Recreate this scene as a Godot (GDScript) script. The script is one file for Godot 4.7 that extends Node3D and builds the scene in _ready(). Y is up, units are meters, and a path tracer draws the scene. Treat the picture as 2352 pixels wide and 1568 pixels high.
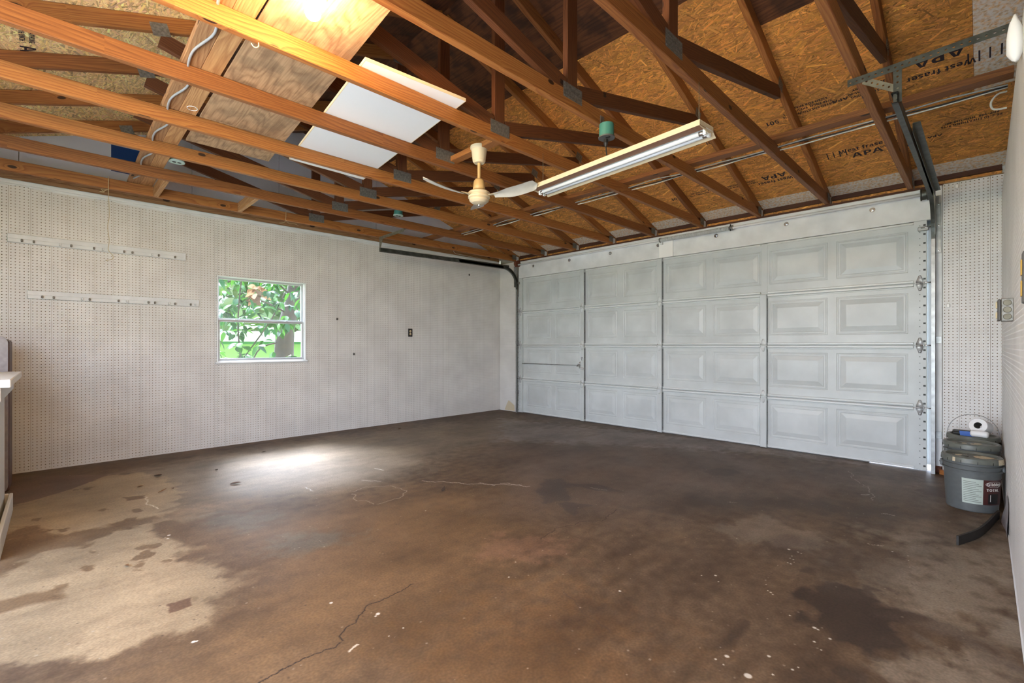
extends Node3D
# A garage interior: grooved pegboard walls, a white sectional door, open timber trusses under an OSB roof.
# x runs along the door wall from the left corner, z from the door wall towards the back, y up; metres.

const IN := 0.0254
const WIDE := 5.786          # left wall to right wall
const DEEP := 6.44           # door wall to back wall
const PLATE := 2.43          # underside of the trusses
const RIDGE_Z := 3.19
const DECK_Y := 2.55         # underside of the roof boards above the door wall
const PITCH := 1.0 / 3.0

var rng := RandomNumberGenerator.new()
var M := {}
var taken := {}
var plank_cache := {}


# ---------------------------------------------------------------- naming
func numbered(called: String) -> String:
	if not taken.has(called):
		taken[called] = 0
		return called
	taken[called] += 1
	return "%s_%03d" % [called, taken[called]]


func tag(o: Node, label: String, category: String, group := "", kind := "") -> Node:
	if label != "":
		o.set_meta("label", label)
	if category != "":
		o.set_meta("category", category)
	if group != "":
		o.set_meta("group", group)
	if kind != "":
		o.set_meta("kind", kind)
	return o


func thing(called: String, label: String, category: String, at := Vector3.ZERO, group := "", kind := "") -> Node3D:
	var o := Node3D.new()
	o.name = numbered(called)
	add_child(o)
	o.position = at
	tag(o, label, category, group, kind)
	return o


func part(called: String, mesh: Mesh, m: Material, parent: Node, t := Transform3D()) -> MeshInstance3D:
	var o := MeshInstance3D.new()
	o.name = called
	o.mesh = mesh
	o.material_override = m
	o.transform = t
	parent.add_child(o, true)
	return o


func solo(called: String, mesh: Mesh, m: Material, label: String, category: String, t := Transform3D(), group := "", kind := "") -> MeshInstance3D:
	var o := MeshInstance3D.new()
	o.name = numbered(called)
	o.mesh = mesh
	o.material_override = m
	o.transform = t
	add_child(o)
	tag(o, label, category, group, kind)
	return o


# ---------------------------------------------------------------- shapes
func begin(smooth := false) -> SurfaceTool:
	var st := SurfaceTool.new()
	st.begin(Mesh.PRIMITIVE_TRIANGLES)
	st.set_smooth_group(0 if smooth else -1)
	return st


func done(st: SurfaceTool) -> ArrayMesh:
	st.generate_normals()
	return st.commit()


func vert(st: SurfaceTool, p: Vector3, uv: Vector2) -> void:
	st.set_uv(uv)
	st.add_vertex(p)


# a, b, c, d in order round the quad; wound so that the face looks along out
func quad(st: SurfaceTool, a: Vector3, b: Vector3, c: Vector3, d: Vector3, out: Vector3, ua := Vector2(0, 0), ub := Vector2(1, 0), uc := Vector2(1, 1), ud := Vector2(0, 1)) -> void:
	var n := (b - a).cross(c - a) + (c - a).cross(d - a)
	if n.dot(out) > 0.0:
		vert(st, a, ua); vert(st, c, uc); vert(st, b, ub)
		vert(st, a, ua); vert(st, d, ud); vert(st, c, uc)
	else:
		vert(st, a, ua); vert(st, b, ub); vert(st, c, uc)
		vert(st, a, ua); vert(st, c, uc); vert(st, d, ud)


func tri(st: SurfaceTool, a: Vector3, b: Vector3, c: Vector3, out: Vector3, ua := Vector2.ZERO, ub := Vector2.ZERO, uc := Vector2.ZERO) -> void:
	if (b - a).cross(c - a).dot(out) > 0.0:
		vert(st, a, ua); vert(st, c, uc); vert(st, b, ub)
	else:
		vert(st, a, ua); vert(st, b, ub); vert(st, c, uc)


# a box with chamfered edges; uv in metres, u along the longest side
func bx(st: SurfaceTool, c: Vector3, s: Vector3, ch := 0.0, basis := Basis(), uvo := Vector2.ZERO) -> void:
	var h := s * 0.5
	var long := 0
	if s.y > s.x and s.y >= s.z:
		long = 1
	elif s.z > s.x and s.z > s.y:
		long = 2
	var e := [Vector3(1, 0, 0), Vector3(0, 1, 0), Vector3(0, 0, 1)]
	for i in 3:
		var j := (i + 1) % 3
		var k := (i + 2) % 3
		var ui := j
		var vi := k
		if k == long or (j != long and h[k] > h[j]):
			ui = k
			vi = j
		for sg in [-1.0, 1.0]:
			var q: Array[Vector3] = []
			var u: Array[Vector2] = []
			for w in [[-1.0, -1.0], [1.0, -1.0], [1.0, 1.0], [-1.0, 1.0]]:
				var p := Vector3.ZERO
				p[i] = sg * h[i]
				p[j] = w[0] * (h[j] - ch)
				p[k] = w[1] * (h[k] - ch)
				u.append(Vector2(p[ui], p[vi] + (i + (sg + 1.0) * 1.7) * 0.137) + uvo)
				q.append(c + basis * p)
			quad(st, q[0], q[1], q[2], q[3], basis * (e[i] * sg), u[0], u[1], u[2], u[3])
	if ch <= 0.0:
		return
	for i in 3:
		var j := (i + 1) % 3
		var k := (i + 2) % 3
		for si in [-1.0, 1.0]:
			for sj in [-1.0, 1.0]:
				var q: Array[Vector3] = []
				for w in [[0.0, -1.0], [0.0, 1.0], [1.0, 1.0], [1.0, -1.0]]:
					var p := Vector3.ZERO
					p[i] = si * (h[i] - ch * w[0])
					p[j] = sj * (h[j] - ch * (1.0 - w[0]))
					p[k] = w[1] * (h[k] - ch)
					q.append(c + basis * p)
				var o := Vector3.ZERO
				o[i] = si
				o[j] = sj
				var a := -(h[k] - ch)
				quad(st, q[0], q[1], q[2], q[3], basis * o, uvo + Vector2(a, 0), uvo + Vector2(-a, 0), uvo + Vector2(-a, ch), uvo + Vector2(a, ch))
	for sx in [-1.0, 1.0]:
		for sy in [-1.0, 1.0]:
			for sz in [-1.0, 1.0]:
				var a := Vector3(sx * h.x, sy * (h.y - ch), sz * (h.z - ch))
				var b := Vector3(sx * (h.x - ch), sy * h.y, sz * (h.z - ch))
				var d := Vector3(sx * (h.x - ch), sy * (h.y - ch), sz * h.z)
				tri(st, c + basis * a, c + basis * b, c + basis * d, basis * Vector3(sx, sy, sz), uvo, uvo, uvo)


func box(s: Vector3, ch := 0.0, uvo := Vector2.ZERO) -> ArrayMesh:
	var st := begin()
	bx(st, Vector3.ZERO, s, ch, Basis(), uvo)
	return done(st)


# box given by two opposite corners, in the parent's axes
func span(a: Vector3, b: Vector3, ch := 0.0) -> ArrayMesh:
	var st := begin()
	bx(st, (a + b) * 0.5, (b - a).abs(), ch, Basis(), Vector2(rng.randf() * 3.0, rng.randf() * 3.0))
	return done(st)


# a board from a to b: wide across `side`, thick across the third way
func board(a: Vector3, b: Vector3, side: Vector3, wide: float, thick: float, ch := 0.002) -> ArrayMesh:
	var t := (b - a).normalized()
	var n := t.cross(side).normalized()
	var w := n.cross(t).normalized()
	var st := begin()
	bx(st, (a + b) * 0.5, Vector3((b - a).length(), wide, thick), ch, Basis(t, w, n), Vector2(rng.randf() * 3.0, rng.randf() * 3.0))
	return done(st)


func lathe(st: SurfaceTool, profile: Array, at := Vector3.ZERO, seg := 24, basis := Basis()) -> void:
	for i in profile.size() - 1:
		var p: Vector2 = profile[i]
		var q: Vector2 = profile[i + 1]
		for k in seg:
			var a0 := TAU * k / seg
			var a1 := TAU * (k + 1) / seg
			var d0 := Vector3(cos(a0), 0, sin(a0))
			var d1 := Vector3(cos(a1), 0, sin(a1))
			var v := [at + basis * (d0 * p.x + Vector3(0, p.y, 0)), at + basis * (d1 * p.x + Vector3(0, p.y, 0)), at + basis * (d1 * q.x + Vector3(0, q.y, 0)), at + basis * (d0 * q.x + Vector3(0, q.y, 0))]
			var t := q - p
			var out := basis * ((d0 + d1) * 0.5 * t.y + Vector3(0, -t.x, 0))
			var uv := [Vector2(float(k) / seg, p.y), Vector2(float(k + 1) / seg, p.y), Vector2(float(k + 1) / seg, q.y), Vector2(float(k) / seg, q.y)]
			if p.x < 1e-6:
				tri(st, v[0], v[2], v[3], out, uv[0], uv[2], uv[3])
			elif q.x < 1e-6:
				tri(st, v[0], v[1], v[2], out, uv[0], uv[1], uv[2])
			else:
				quad(st, v[0], v[1], v[2], v[3], out, uv[0], uv[1], uv[2], uv[3])


func lathed(profile: Array, seg := 24) -> ArrayMesh:
	var st := begin(true)
	lathe(st, profile, Vector3.ZERO, seg)
	return done(st)


# profiles whose edges should stay crisp are lathed flat along their length and smooth around
func turned(profile: Array, seg := 24, basis := Basis(), at := Vector3.ZERO) -> ArrayMesh:
	var st := begin(true)
	for i in profile.size() - 1:
		st.set_smooth_group(i)
		lathe(st, [profile[i], profile[i + 1]], at, seg, basis)
	return done(st)


func tube(st: SurfaceTool, pts: Array, r: float, seg := 6, capped := true) -> void:
	var n := pts.size()
	var up := Vector3.UP
	var t0: Vector3 = (pts[1] - pts[0]).normalized()
	if absf(t0.dot(up)) > 0.9:
		up = Vector3.RIGHT
	var x := t0.cross(up).normalized()
	var rings := []
	var run := 0.0
	var runs := []
	for i in n:
		var t: Vector3
		if i == 0:
			t = t0
		elif i == n - 1:
			t = (pts[i] - pts[i - 1]).normalized()
		else:
			t = ((pts[i + 1] - pts[i]).normalized() + (pts[i] - pts[i - 1]).normalized()).normalized()
		if i > 0:
			run += (pts[i] - pts[i - 1]).length()
		runs.append(run)
		x = (x - t * x.dot(t)).normalized()
		var y := t.cross(x)
		var ring := []
		for k in seg:
			var a := TAU * k / seg
			ring.append(pts[i] + (x * cos(a) + y * sin(a)) * r)
		rings.append(ring)
	for i in n - 1:
		for k in seg:
			var l := (k + 1) % seg
			var mid: Vector3 = (rings[i][k] + rings[i][l]) * 0.5 - pts[i]
			quad(st, rings[i][k], rings[i][l], rings[i + 1][l], rings[i + 1][k], mid, Vector2(runs[i], float(k) / seg), Vector2(runs[i], float(k + 1) / seg), Vector2(runs[i + 1], float(k + 1) / seg), Vector2(runs[i + 1], float(k) / seg))
	if capped:
		for k in seg:
			var l := (k + 1) % seg
			tri(st, pts[0], rings[0][k], rings[0][l], pts[0] - pts[1])
			tri(st, pts[n - 1], rings[n - 1][k], rings[n - 1][l], pts[n - 1] - pts[n - 2])


func piped(pts: Array, r: float, seg := 6) -> ArrayMesh:
	var st := begin(true)
	tube(st, pts, r, seg)
	return done(st)


func curve(pts: Array, steps := 8) -> Array:
	var out := []
	for i in pts.size() - 1:
		var p0: Vector3 = pts[maxi(i - 1, 0)]
		var p1: Vector3 = pts[i]
		var p2: Vector3 = pts[i + 1]
		var p3: Vector3 = pts[mini(i + 2, pts.size() - 1)]
		for k in steps:
			out.append(p1.cubic_interpolate(p2, p0, p3, float(k) / steps))
	out.append(pts[-1])
	return out


# a flat outline (x, y) given a thickness along z, centred on z = 0
func prism(outline: PackedVector2Array, thick: float) -> ArrayMesh:
	var st := begin()
	var idx := Geometry2D.triangulate_polygon(outline)
	for s in [-1.0, 1.0]:
		for i in range(0, idx.size(), 3):
			var p := []
			for k in 3:
				var q := outline[idx[i + k]]
				p.append(Vector3(q.x, q.y, s * thick * 0.5))
			tri(st, p[0], p[1], p[2], Vector3(0, 0, s), Vector2(p[0].x, p[0].y), Vector2(p[1].x, p[1].y), Vector2(p[2].x, p[2].y))
	var ccw := not Geometry2D.is_polygon_clockwise(outline)
	for i in outline.size():
		var a := outline[i]
		var b := outline[(i + 1) % outline.size()]
		var o := Vector3(b.y - a.y, a.x - b.x, 0) * (1.0 if ccw else -1.0)
		quad(st, Vector3(a.x, a.y, -thick / 2), Vector3(b.x, b.y, -thick / 2), Vector3(b.x, b.y, thick / 2), Vector3(a.x, a.y, thick / 2), o)
	return done(st)


# a closed section (across, up) swept along points in a plane x = const; across runs along +x
func swept(section: PackedVector2Array, path: Array) -> ArrayMesh:
	var st := begin()
	var mid := Vector2.ZERO
	for q in section:
		mid += q / section.size()
	var rings := []
	for i in path.size():
		var t: Vector3
		if i == 0:
			t = path[1] - path[0]
		elif i == path.size() - 1:
			t = path[i] - path[i - 1]
		else:
			t = (path[i + 1] - path[i]).normalized() + (path[i] - path[i - 1]).normalized()
		t = t.normalized()
		var n := t.cross(Vector3.RIGHT).normalized()
		var ring := []
		for q in section:
			ring.append(path[i] + Vector3.RIGHT * q.x + n * q.y)
		rings.append(ring)
	var run := 0.0
	for i in path.size() - 1:
		var step: float = (path[i + 1] - path[i]).length()
		for k in section.size():
			var l := (k + 1) % section.size()
			var e := section[l] - section[k]
			var o2 := Vector2(e.y, -e.x)
			var t: Vector3 = (path[i + 1] - path[i]).normalized()
			var n := t.cross(Vector3.RIGHT).normalized()
			if Geometry2D.is_polygon_clockwise(section):
				o2 = -o2
			quad(st, rings[i][k], rings[i][l], rings[i + 1][l], rings[i + 1][k], Vector3.RIGHT * o2.x + n * o2.y, Vector2(run, 0), Vector2(run, e.length()), Vector2(run + step, e.length()), Vector2(run + step, 0))
		run += step
	return done(st)


func turn_to(x: Vector3, y: Vector3) -> Basis:
	var z := x.cross(y).normalized()
	return Basis(x.normalized(), z.cross(x).normalized(), z)


# ---------------------------------------------------------------- textures
func picture(w: int, h: int, bytes: PackedByteArray) -> ImageTexture:
	return ImageTexture.create_from_image(Image.create_from_data(w, h, false, Image.FORMAT_RGB8, bytes))


func noise(seed_: int, freq: float, octaves := 4) -> FastNoiseLite:
	var n := FastNoiseLite.new()
	n.seed = seed_
	n.frequency = freq
	n.fractal_octaves = octaves
	n.noise_type = FastNoiseLite.TYPE_SIMPLEX_SMOOTH
	return n


func grey(seed_: int, w: int, h: int, freq: float, octaves := 4) -> PackedByteArray:
	var im := noise(seed_, freq, octaves).get_image(w, h, false, false, true)
	im.convert(Image.FORMAT_L8)
	return im.get_data()


func seamless(seed_: int, size: int, freq: float, octaves: int, lo: Color, hi: Color, normal := false, bump := 4.0) -> NoiseTexture2D:
	var t := NoiseTexture2D.new()
	t.width = size
	t.height = size
	t.seamless = true
	t.noise = noise(seed_, freq, octaves)
	if normal:
		t.as_normal_map = true
		t.bump_strength = bump
	else:
		var g := Gradient.new()
		g.set_color(0, lo)
		g.set_color(1, hi)
		t.color_ramp = g
	return t


# sawn pine: rings drawn out along u, a few knots
func wood_picture(seed_: int, light: Vector3, dark: Vector3, knots: int, ring: float) -> ImageTexture:
	var w := 1024
	var h := 256
	var r := RandomNumberGenerator.new()
	r.seed = seed_
	var warp := noise(seed_, 0.0022, 3)
	var fine := noise(seed_ + 7, 0.02, 3)
	var ks := []
	for i in knots:
		ks.append([r.randf_range(60, w - 60), r.randf_range(40, h - 40), r.randf_range(4, 11)])
	var out := PackedByteArray()
	out.resize(w * h * 3)
	var at := 0
	for y in h:
		for x in w:
			var f := y * 0.075 * ring + warp.get_noise_2d(x * 0.30, y * 2.4) * 4.2
			var core := 0.0
			for k in ks:
				var dx: float = (x - k[0]) / (k[2] * 2.2)
				var dy: float = (y - k[1]) / k[2]
				var d := dx * dx + dy * dy
				if d < 12.0:
					f += 2.4 * exp(-d * 0.35)
					if d < 1.2:
						core = maxf(core, 1.0 - d / 1.2)
			var band := f - floorf(f)
			band = band * band * (1.0 if band < 0.86 else (1.0 - band) / 0.14)
			var g := 0.5 + 0.5 * fine.get_noise_2d(x * 0.35, y * 9.0)
			var t := clampf(band * 0.62 + (g - 0.5) * 0.55 + 0.14, 0.0, 1.0)
			var c := light.lerp(dark, t)
			if core > 0.0:
				c = c.lerp(dark * 0.4, minf(core * 2.0, 0.9))
			out[at] = int(clampf(c.x, 0, 255))
			out[at + 1] = int(clampf(c.y, 0, 255))
			out[at + 2] = int(clampf(c.z, 0, 255))
			at += 3
	return picture(w, h, out)


# oriented strand board: flakes pressed at all angles, most of them along u; misty is the share of dried white spray
func osb_picture(seed_: int, base: Vector3, misty := 0.0) -> ImageTexture:
	var n := 768
	var r := RandomNumberGenerator.new()
	r.seed = seed_
	var out := PackedByteArray()
	out.resize(n * n * 3)
	var spray := grey(seed_ + 3, n, n, 0.05, 5)
	for i in n * n:
		out[i * 3] = int(base.x * 0.8)
		out[i * 3 + 1] = int(base.y * 0.78)
		out[i * 3 + 2] = int(base.z * 0.75)
	for s in 5600:
		var long := r.randf_range(26, 90)
		var wide := r.randf_range(3, 11)
		var a := r.randfn(0.0, 0.45)
		if r.randf() < 0.25:
			a = r.randf_range(0, PI)
		var cx := r.randf() * n
		var cy := r.randf() * n
		var k := r.randfn(1.0, 0.10)
		if r.randf() < 0.07:
			k *= 0.78
		elif r.randf() < 0.08:
			k *= 1.12
		var col := Vector3(base.x * k, base.y * k * r.randf_range(0.96, 1.03), base.z * k * r.randf_range(0.88, 1.06))
		var ca := cos(a)
		var sa := sin(a)
		var streak := r.randf() * 10.0
		for v in int(wide / 0.8):
			var vv := v * 0.8 - wide * 0.5
			var tone := 1.0 + 0.06 * sin(streak + v * 1.9)
			if v == 0:
				tone *= 0.88
			var red := int(clampf(col.x * tone, 0, 255))
			var gre := int(clampf(col.y * tone, 0, 255))
			var blu := int(clampf(col.z * tone, 0, 255))
			for u in int(long / 0.9):
				var uu := u * 0.9 - long * 0.5
				var x := posmod(int(cx + uu * ca - vv * sa), n)
				var y := posmod(int(cy + uu * sa + vv * ca), n)
				var at := (y * n + x) * 3
				out[at] = red
				out[at + 1] = gre
				out[at + 2] = blu
	if misty > 0.0:
		for i in n * n:
			var m := clampf((spray[i] / 255.0 - 0.5) * 1.1 + misty, 0.0, 0.9)
			for k in 3:
				out[i * 3 + k] = int(lerpf(out[i * 3 + k], 226.0 - k * 4.0, m))
	return picture(n, n, out)


# rotary-cut veneer: long wandering figure
func ply_picture(seed_: int, light: Vector3, dark: Vector3, grime: float) -> ImageTexture:
	var n := 512
	var warp := noise(seed_, 0.004, 3)
	var fine := noise(seed_ + 5, 0.03, 2)
	var dirt := noise(seed_ + 9, 0.012, 5)
	var out := PackedByteArray()
	out.resize(n * n * 3)
	var at := 0
	for y in n:
		for x in n:
			var f := warp.get_noise_2d(x * 0.22, y * 1.5) * 6.5 + y * 0.02
			var band := absf(2.0 * (f - floorf(f)) - 1.0)
			var t := clampf(band * band * 0.55 + 0.1 + 0.4 * fine.get_noise_2d(x * 0.25, y * 7.0), 0.0, 1.0)
			var c := light.lerp(dark, t) * (1.0 - grime * clampf(dirt.get_noise_2d(x, y) * 2.0 + 0.2, 0.0, 1.0))
			out[at] = int(clampf(c.x, 0, 255))
			out[at + 1] = int(clampf(c.y, 0, 255))
			out[at + 2] = int(clampf(c.z, 0, 255))
			at += 3
	return picture(n, n, out)

const STAINS_AND_LIGHT := [  # floor patches; a couple of them put light into the colour
	[[0.214, 5.613, 0.582, 4.983, 0.294, 4.1, 0.289, 2.958, 0.436, 1.454, 0.92, 0.397, 1.945, 1.451, 2.015, 2.61, 2.431, 3.348, 2.482, 3.909, 2.148, 4.381, 1.996, 4.778, 2.298, 4.884, 2.265, 5.257, 2.096, 5.505], [126, 112, 94], 0.85, 0.22, 0.12],
	[[1.833, 4.827, 2.482, 3.909, 3.113, 2.652, 4.134, 3.702, 4.532, 4.367, 4.175, 4.964, 3.866, 5.277, 3.574, 4.904, 3.24, 4.72, 2.736, 4.777, 2.289, 4.893], [112, 86, 58], 0.7, 0.35, 0.12],  # broad soft tan tone over the middle of the floor
	[[1.175, 5.558, 1.08, 5.503, 1.054, 5.42, 0.582, 4.983, 0.69, 4.776, 1.173, 4.633, 1.693, 4.645, 1.946, 4.771, 2.289, 4.893, 2.505, 4.85, 2.736, 4.777, 2.849, 4.881, 3.043, 4.75, 3.24, 4.72, 3.363, 4.775, 3.488, 4.842, 3.574, 4.904, 3.556, 5.038, 3.56, 5.174, 3.297, 5.536, 2.679, 5.711, 1.852, 5.678], [152, 132, 104], 0.92, 0.03, 0.05],
	[[1.773, 4.632, 2.142, 4.511, 2.273, 4.66, 2.352, 4.828, 2.025, 4.805], [152, 132, 104], 0.3, 0.06, 0.08],
	[[2.989, 4.738, 3.241, 4.674, 3.424, 4.763, 3.537, 4.837, 3.624, 4.913, 3.456, 4.919], [152, 132, 104], 0.45, 0.07, 0.08],
	[[2.461, 5.586, 1.67, 5.477, 1.731, 5.365, 1.992, 5.308, 2.009, 5.141, 2.002, 4.999, 2.029, 4.828, 2.148, 4.865, 2.177, 5.053, 2.294, 5.189, 2.258, 5.341, 2.393, 5.445, 2.577, 5.576], [100, 78, 56], 0.8, 0.02, 0.05],
	[[1.975, 5.629, 1.896, 5.492, 1.952, 5.414, 1.988, 5.29, 2.183, 5.341, 2.219, 5.453, 2.269, 5.603], [100, 78, 56], 0.6, 0.03, 0.05],
	[[2.793, 5.527, 2.765, 5.389, 2.823, 5.286, 2.939, 5.278, 2.902, 5.398, 2.933, 5.516], [100, 78, 56], 0.75, 0.015, 0.02],
	[[2.762, 5.307, 2.782, 5.264, 2.825, 5.264, 2.806, 5.299], [100, 78, 56], 0.6, 0.01, 0.02],
	[[3.304, 4.976, 3.31, 4.885, 3.39, 4.891, 3.39, 4.971], [104, 80, 62], 0.95, 0.004, 0.012],
	[[3.312, 4.883, 3.329, 4.866, 3.363, 4.871, 3.361, 4.889], [100, 78, 56], 0.6, 0.01, 0.01],
	[[1.412, 4.959, 1.472, 4.836, 1.545, 4.851, 1.534, 4.949], [100, 78, 56], 0.85, 0.005, 0.012],
	[[2.655, 5.009, 2.546, 4.971, 2.561, 4.916, 2.718, 4.944, 2.822, 4.908, 2.8, 4.997], [100, 78, 56], 0.75, 0.01, 0.07],
	[[2.17, 4.879, 2.193, 4.795, 2.363, 4.722, 2.583, 4.771, 2.736, 4.777, 2.531, 4.823, 2.338, 4.889], [100, 78, 56], 0.8, 0.01, 0.02],
	[[0.047, 5.567, 0.582, 4.983, 0.905, 5.216, 1.067, 5.419, 1.109, 5.517], [112, 90, 76], 0.95, 0.004, 0.006],
	[[0.551, 4.995, 0.112, 5.565, -0.092, 5.575, 0.026, 5.229, 0.136, 4.718, -0.005, 4.115, 0.18, 4.075, 0.378, 4.648], [100, 78, 56], 0.5, 0.03, 0.04],
	[[2.538, 5.225, 2.575, 5.194, 2.595, 5.207], [100, 78, 56], 0.75, 0.006, 0.03],
	[[2.402, 5.175, 2.428, 5.137, 2.469, 5.144, 2.456, 5.169], [100, 78, 56], 0.75, 0.006, 0.03],
	[[0.871, 5.228, 0.94, 5.181, 0.975, 5.205], [100, 78, 56], 0.75, 0.006, 0.03],
	[[0.916, 5.143, 0.953, 5.105, 0.992, 5.127], [100, 78, 56], 0.75, 0.006, 0.03],
	[[1.621, 5.102, 1.607, 5.058, 1.706, 5.074], [100, 78, 56], 0.75, 0.006, 0.03],
	[[1.945, 4.995, 1.965, 4.932, 2.022, 4.959], [100, 78, 56], 0.75, 0.006, 0.03],
	[[2.618, 5.199, 2.629, 5.172, 2.689, 5.194, 2.666, 5.205], [100, 78, 56], 0.75, 0.006, 0.03],
	[[1.55, 5.397, 1.563, 5.358, 1.612, 5.377], [100, 78, 56], 0.75, 0.006, 0.03],
	[[1.845, 5.345, 1.899, 5.253, 1.962, 5.263], [100, 78, 56], 0.75, 0.006, 0.03],
	[[1.852, 5.452, 1.86, 5.399, 1.952, 5.414], [100, 78, 56], 0.75, 0.006, 0.03],
	[[1.784, 4.937, 1.799, 4.91, 1.851, 4.926], [100, 78, 56], 0.75, 0.006, 0.03],
	[[2.183, 4.643, 2.417, 4.348, 2.62, 4.306, 2.678, 4.495, 2.455, 4.627], [110, 112, 104], 0.35, 0.08, 0.1],
	[[3.026, 4.482, 2.909, 4.352, 3.055, 4.158, 3.21, 4.045, 3.203, 4.222, 3.205, 4.376, 3.156, 4.48], [104, 108, 104], 0.4, 0.06, 0.08],
	[[1.962, 4.665, 2.19, 4.522, 2.439, 4.393, 2.237, 4.532], [80, 70, 60], 0.4, 0.02, 0.04],
	[[1.239, 1.134, 3.029, 0.343, 4.463, 0.59, 5.201, 0.249, 5.406, 1.186, 4.991, 1.609, 4.421, 2.364, 3.873, 3.032, 3.438, 3.193], [100, 86, 77], 0.7, 0.3, 0.12],
	[[0.697, 0.627, 2.055, 0.298, 3.39, -0.025, 4.668, -0.098, 5.037, 0.113, 4.183, 0.265, 3.262, 0.776, 2.292, 1.448, 1.862, 1.718], [140, 134, 132], 0.5, 0.1, 0.15],  # bluish sheen along the door, painted into the floor colour
	[[4.558, 2.559, 4.697, 2.072, 4.836, 2.203, 5.138, 2.169, 5.099, 2.391, 4.989, 2.53, 4.772, 2.606], [128, 115, 100], 0.6, 0.03, 0.06],
	[[4.865, 2.49, 4.863, 2.385, 4.947, 2.321, 4.983, 2.509, 4.896, 2.578], [96, 80, 70], 0.6, 0.02, 0.03],
	[[5.203, 1.925, 5.408, 1.894, 5.585, 1.837, 5.796, 1.32, 5.792, 2.746, 5.646, 2.847, 5.522, 2.882, 5.383, 2.869, 5.312, 2.739, 5.331, 2.454, 5.432, 2.182], [142, 130, 114], 0.8, 0.12, 0.15],
	[[4.94, 0.516, 5.35, 0.372, 5.509, 1.08, 5.472, 1.401, 5.667, 1.255, 5.803, 1.064, 5.791, 1.504, 5.587, 1.875, 5.349, 1.776, 5.146, 1.45], [128, 115, 100], 0.35, 0.1, 0.15],
	[[5.425, 3.301, 5.539, 3.12, 5.793, 2.726, 5.768, 3.345, 5.48, 3.638], [142, 130, 114], 0.75, 0.06, 0.12],
	[[5.596, 2.423, 5.668, 2.625, 5.657, 2.806, 5.584, 2.84, 5.637, 2.701, 5.628, 2.572], [126, 112, 94], 0.5, 0.04, 0.06],
	[[5.084, 3.075, 5.15, 2.891, 5.274, 2.756, 5.327, 2.79, 5.38, 2.848, 5.473, 2.846, 5.512, 2.872, 5.449, 3.018, 5.506, 3.119, 5.461, 3.249, 5.401, 3.302, 5.343, 3.258, 5.286, 3.243, 5.193, 3.217, 5.217, 3.084], [62, 50, 42], 0.85, 0.02, 0.05],
	[[5.447, 2.937, 5.553, 2.861, 5.646, 2.875, 5.731, 2.915, 5.775, 3.015, 5.703, 2.977, 5.59, 2.971, 5.501, 3.024], [84, 70, 60], 0.6, 0.05, 0.08],
	[[5.316, 3.687, 5.299, 3.5, 5.346, 3.422, 5.418, 3.379, 5.467, 3.534], [62, 50, 42], 0.6, 0.03, 0.06],
	[[5.013, 3.633, 5.017, 3.554, 5.035, 3.379, 5.052, 3.392, 5.05, 3.578], [62, 50, 42], 0.6, 0.012, 0.02],
	[[5.074, 2.764, 5.085, 2.705, 5.114, 2.691, 5.126, 2.763], [62, 50, 42], 0.6, 0.01, 0.015],
	[[3.37, 2.757, 3.196, 2.501, 3.289, 2.389, 3.47, 2.475, 3.525, 2.598, 3.675, 2.762, 3.593, 2.924], [74, 66, 62], 0.65, 0.015, 0.03],
	[[3.64, 2.863, 3.679, 2.791, 3.836, 2.738, 3.82, 2.863, 3.874, 2.967, 3.764, 2.92], [74, 66, 62], 0.65, 0.012, 0.02],
	[[3.433, 2.456, 3.556, 2.306, 3.876, 2.315, 3.675, 2.445], [74, 66, 62], 0.6, 0.012, 0.03],
	[[4.036, 1.362, 4.047, 1.178, 4.169, 1.104, 4.256, 1.195, 4.209, 1.358, 4.105, 1.416], [70, 58, 52], 0.5, 0.02, 0.02],
	[[4.121, 2.556, 4.272, 2.018, 4.731, 1.618, 5.307, 1.346, 5.519, 1.3, 5.23, 1.648, 4.796, 1.868, 4.369, 2.243], [70, 58, 50], 0.6, 0.08, 0.1],
	[[5.3, 2.711, 5.364, 2.714, 5.38, 2.723, 5.322, 2.756], [62, 50, 42], 0.5, 0.01, 0.02],
	[[5.032, 2.361, 5.392, 2.223, 5.334, 2.482, 5.268, 2.612], [88, 74, 64], 0.4, 0.1, 0.1],
	[[5.336, 0.712, 5.472, 0.495, 5.487, 0.812, 5.382, 0.849], [70, 52, 40], 0.6, 0.02, 0.05],
	[[4.332, 4.03, 4.436, 3.736, 4.685, 3.776, 4.899, 3.829, 5.038, 4.087, 4.597, 4.537, 4.263, 4.303], [112, 78, 46], 0.4, 0.25, 0.2],  # warm lamp light put into the floor colour
	[[3.756, 3.491, 4.018, 3.312, 4.198, 3.439, 4.073, 3.636, 3.881, 3.763], [140, 104, 84], 0.4, 0.06, 0.1],
]
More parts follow.
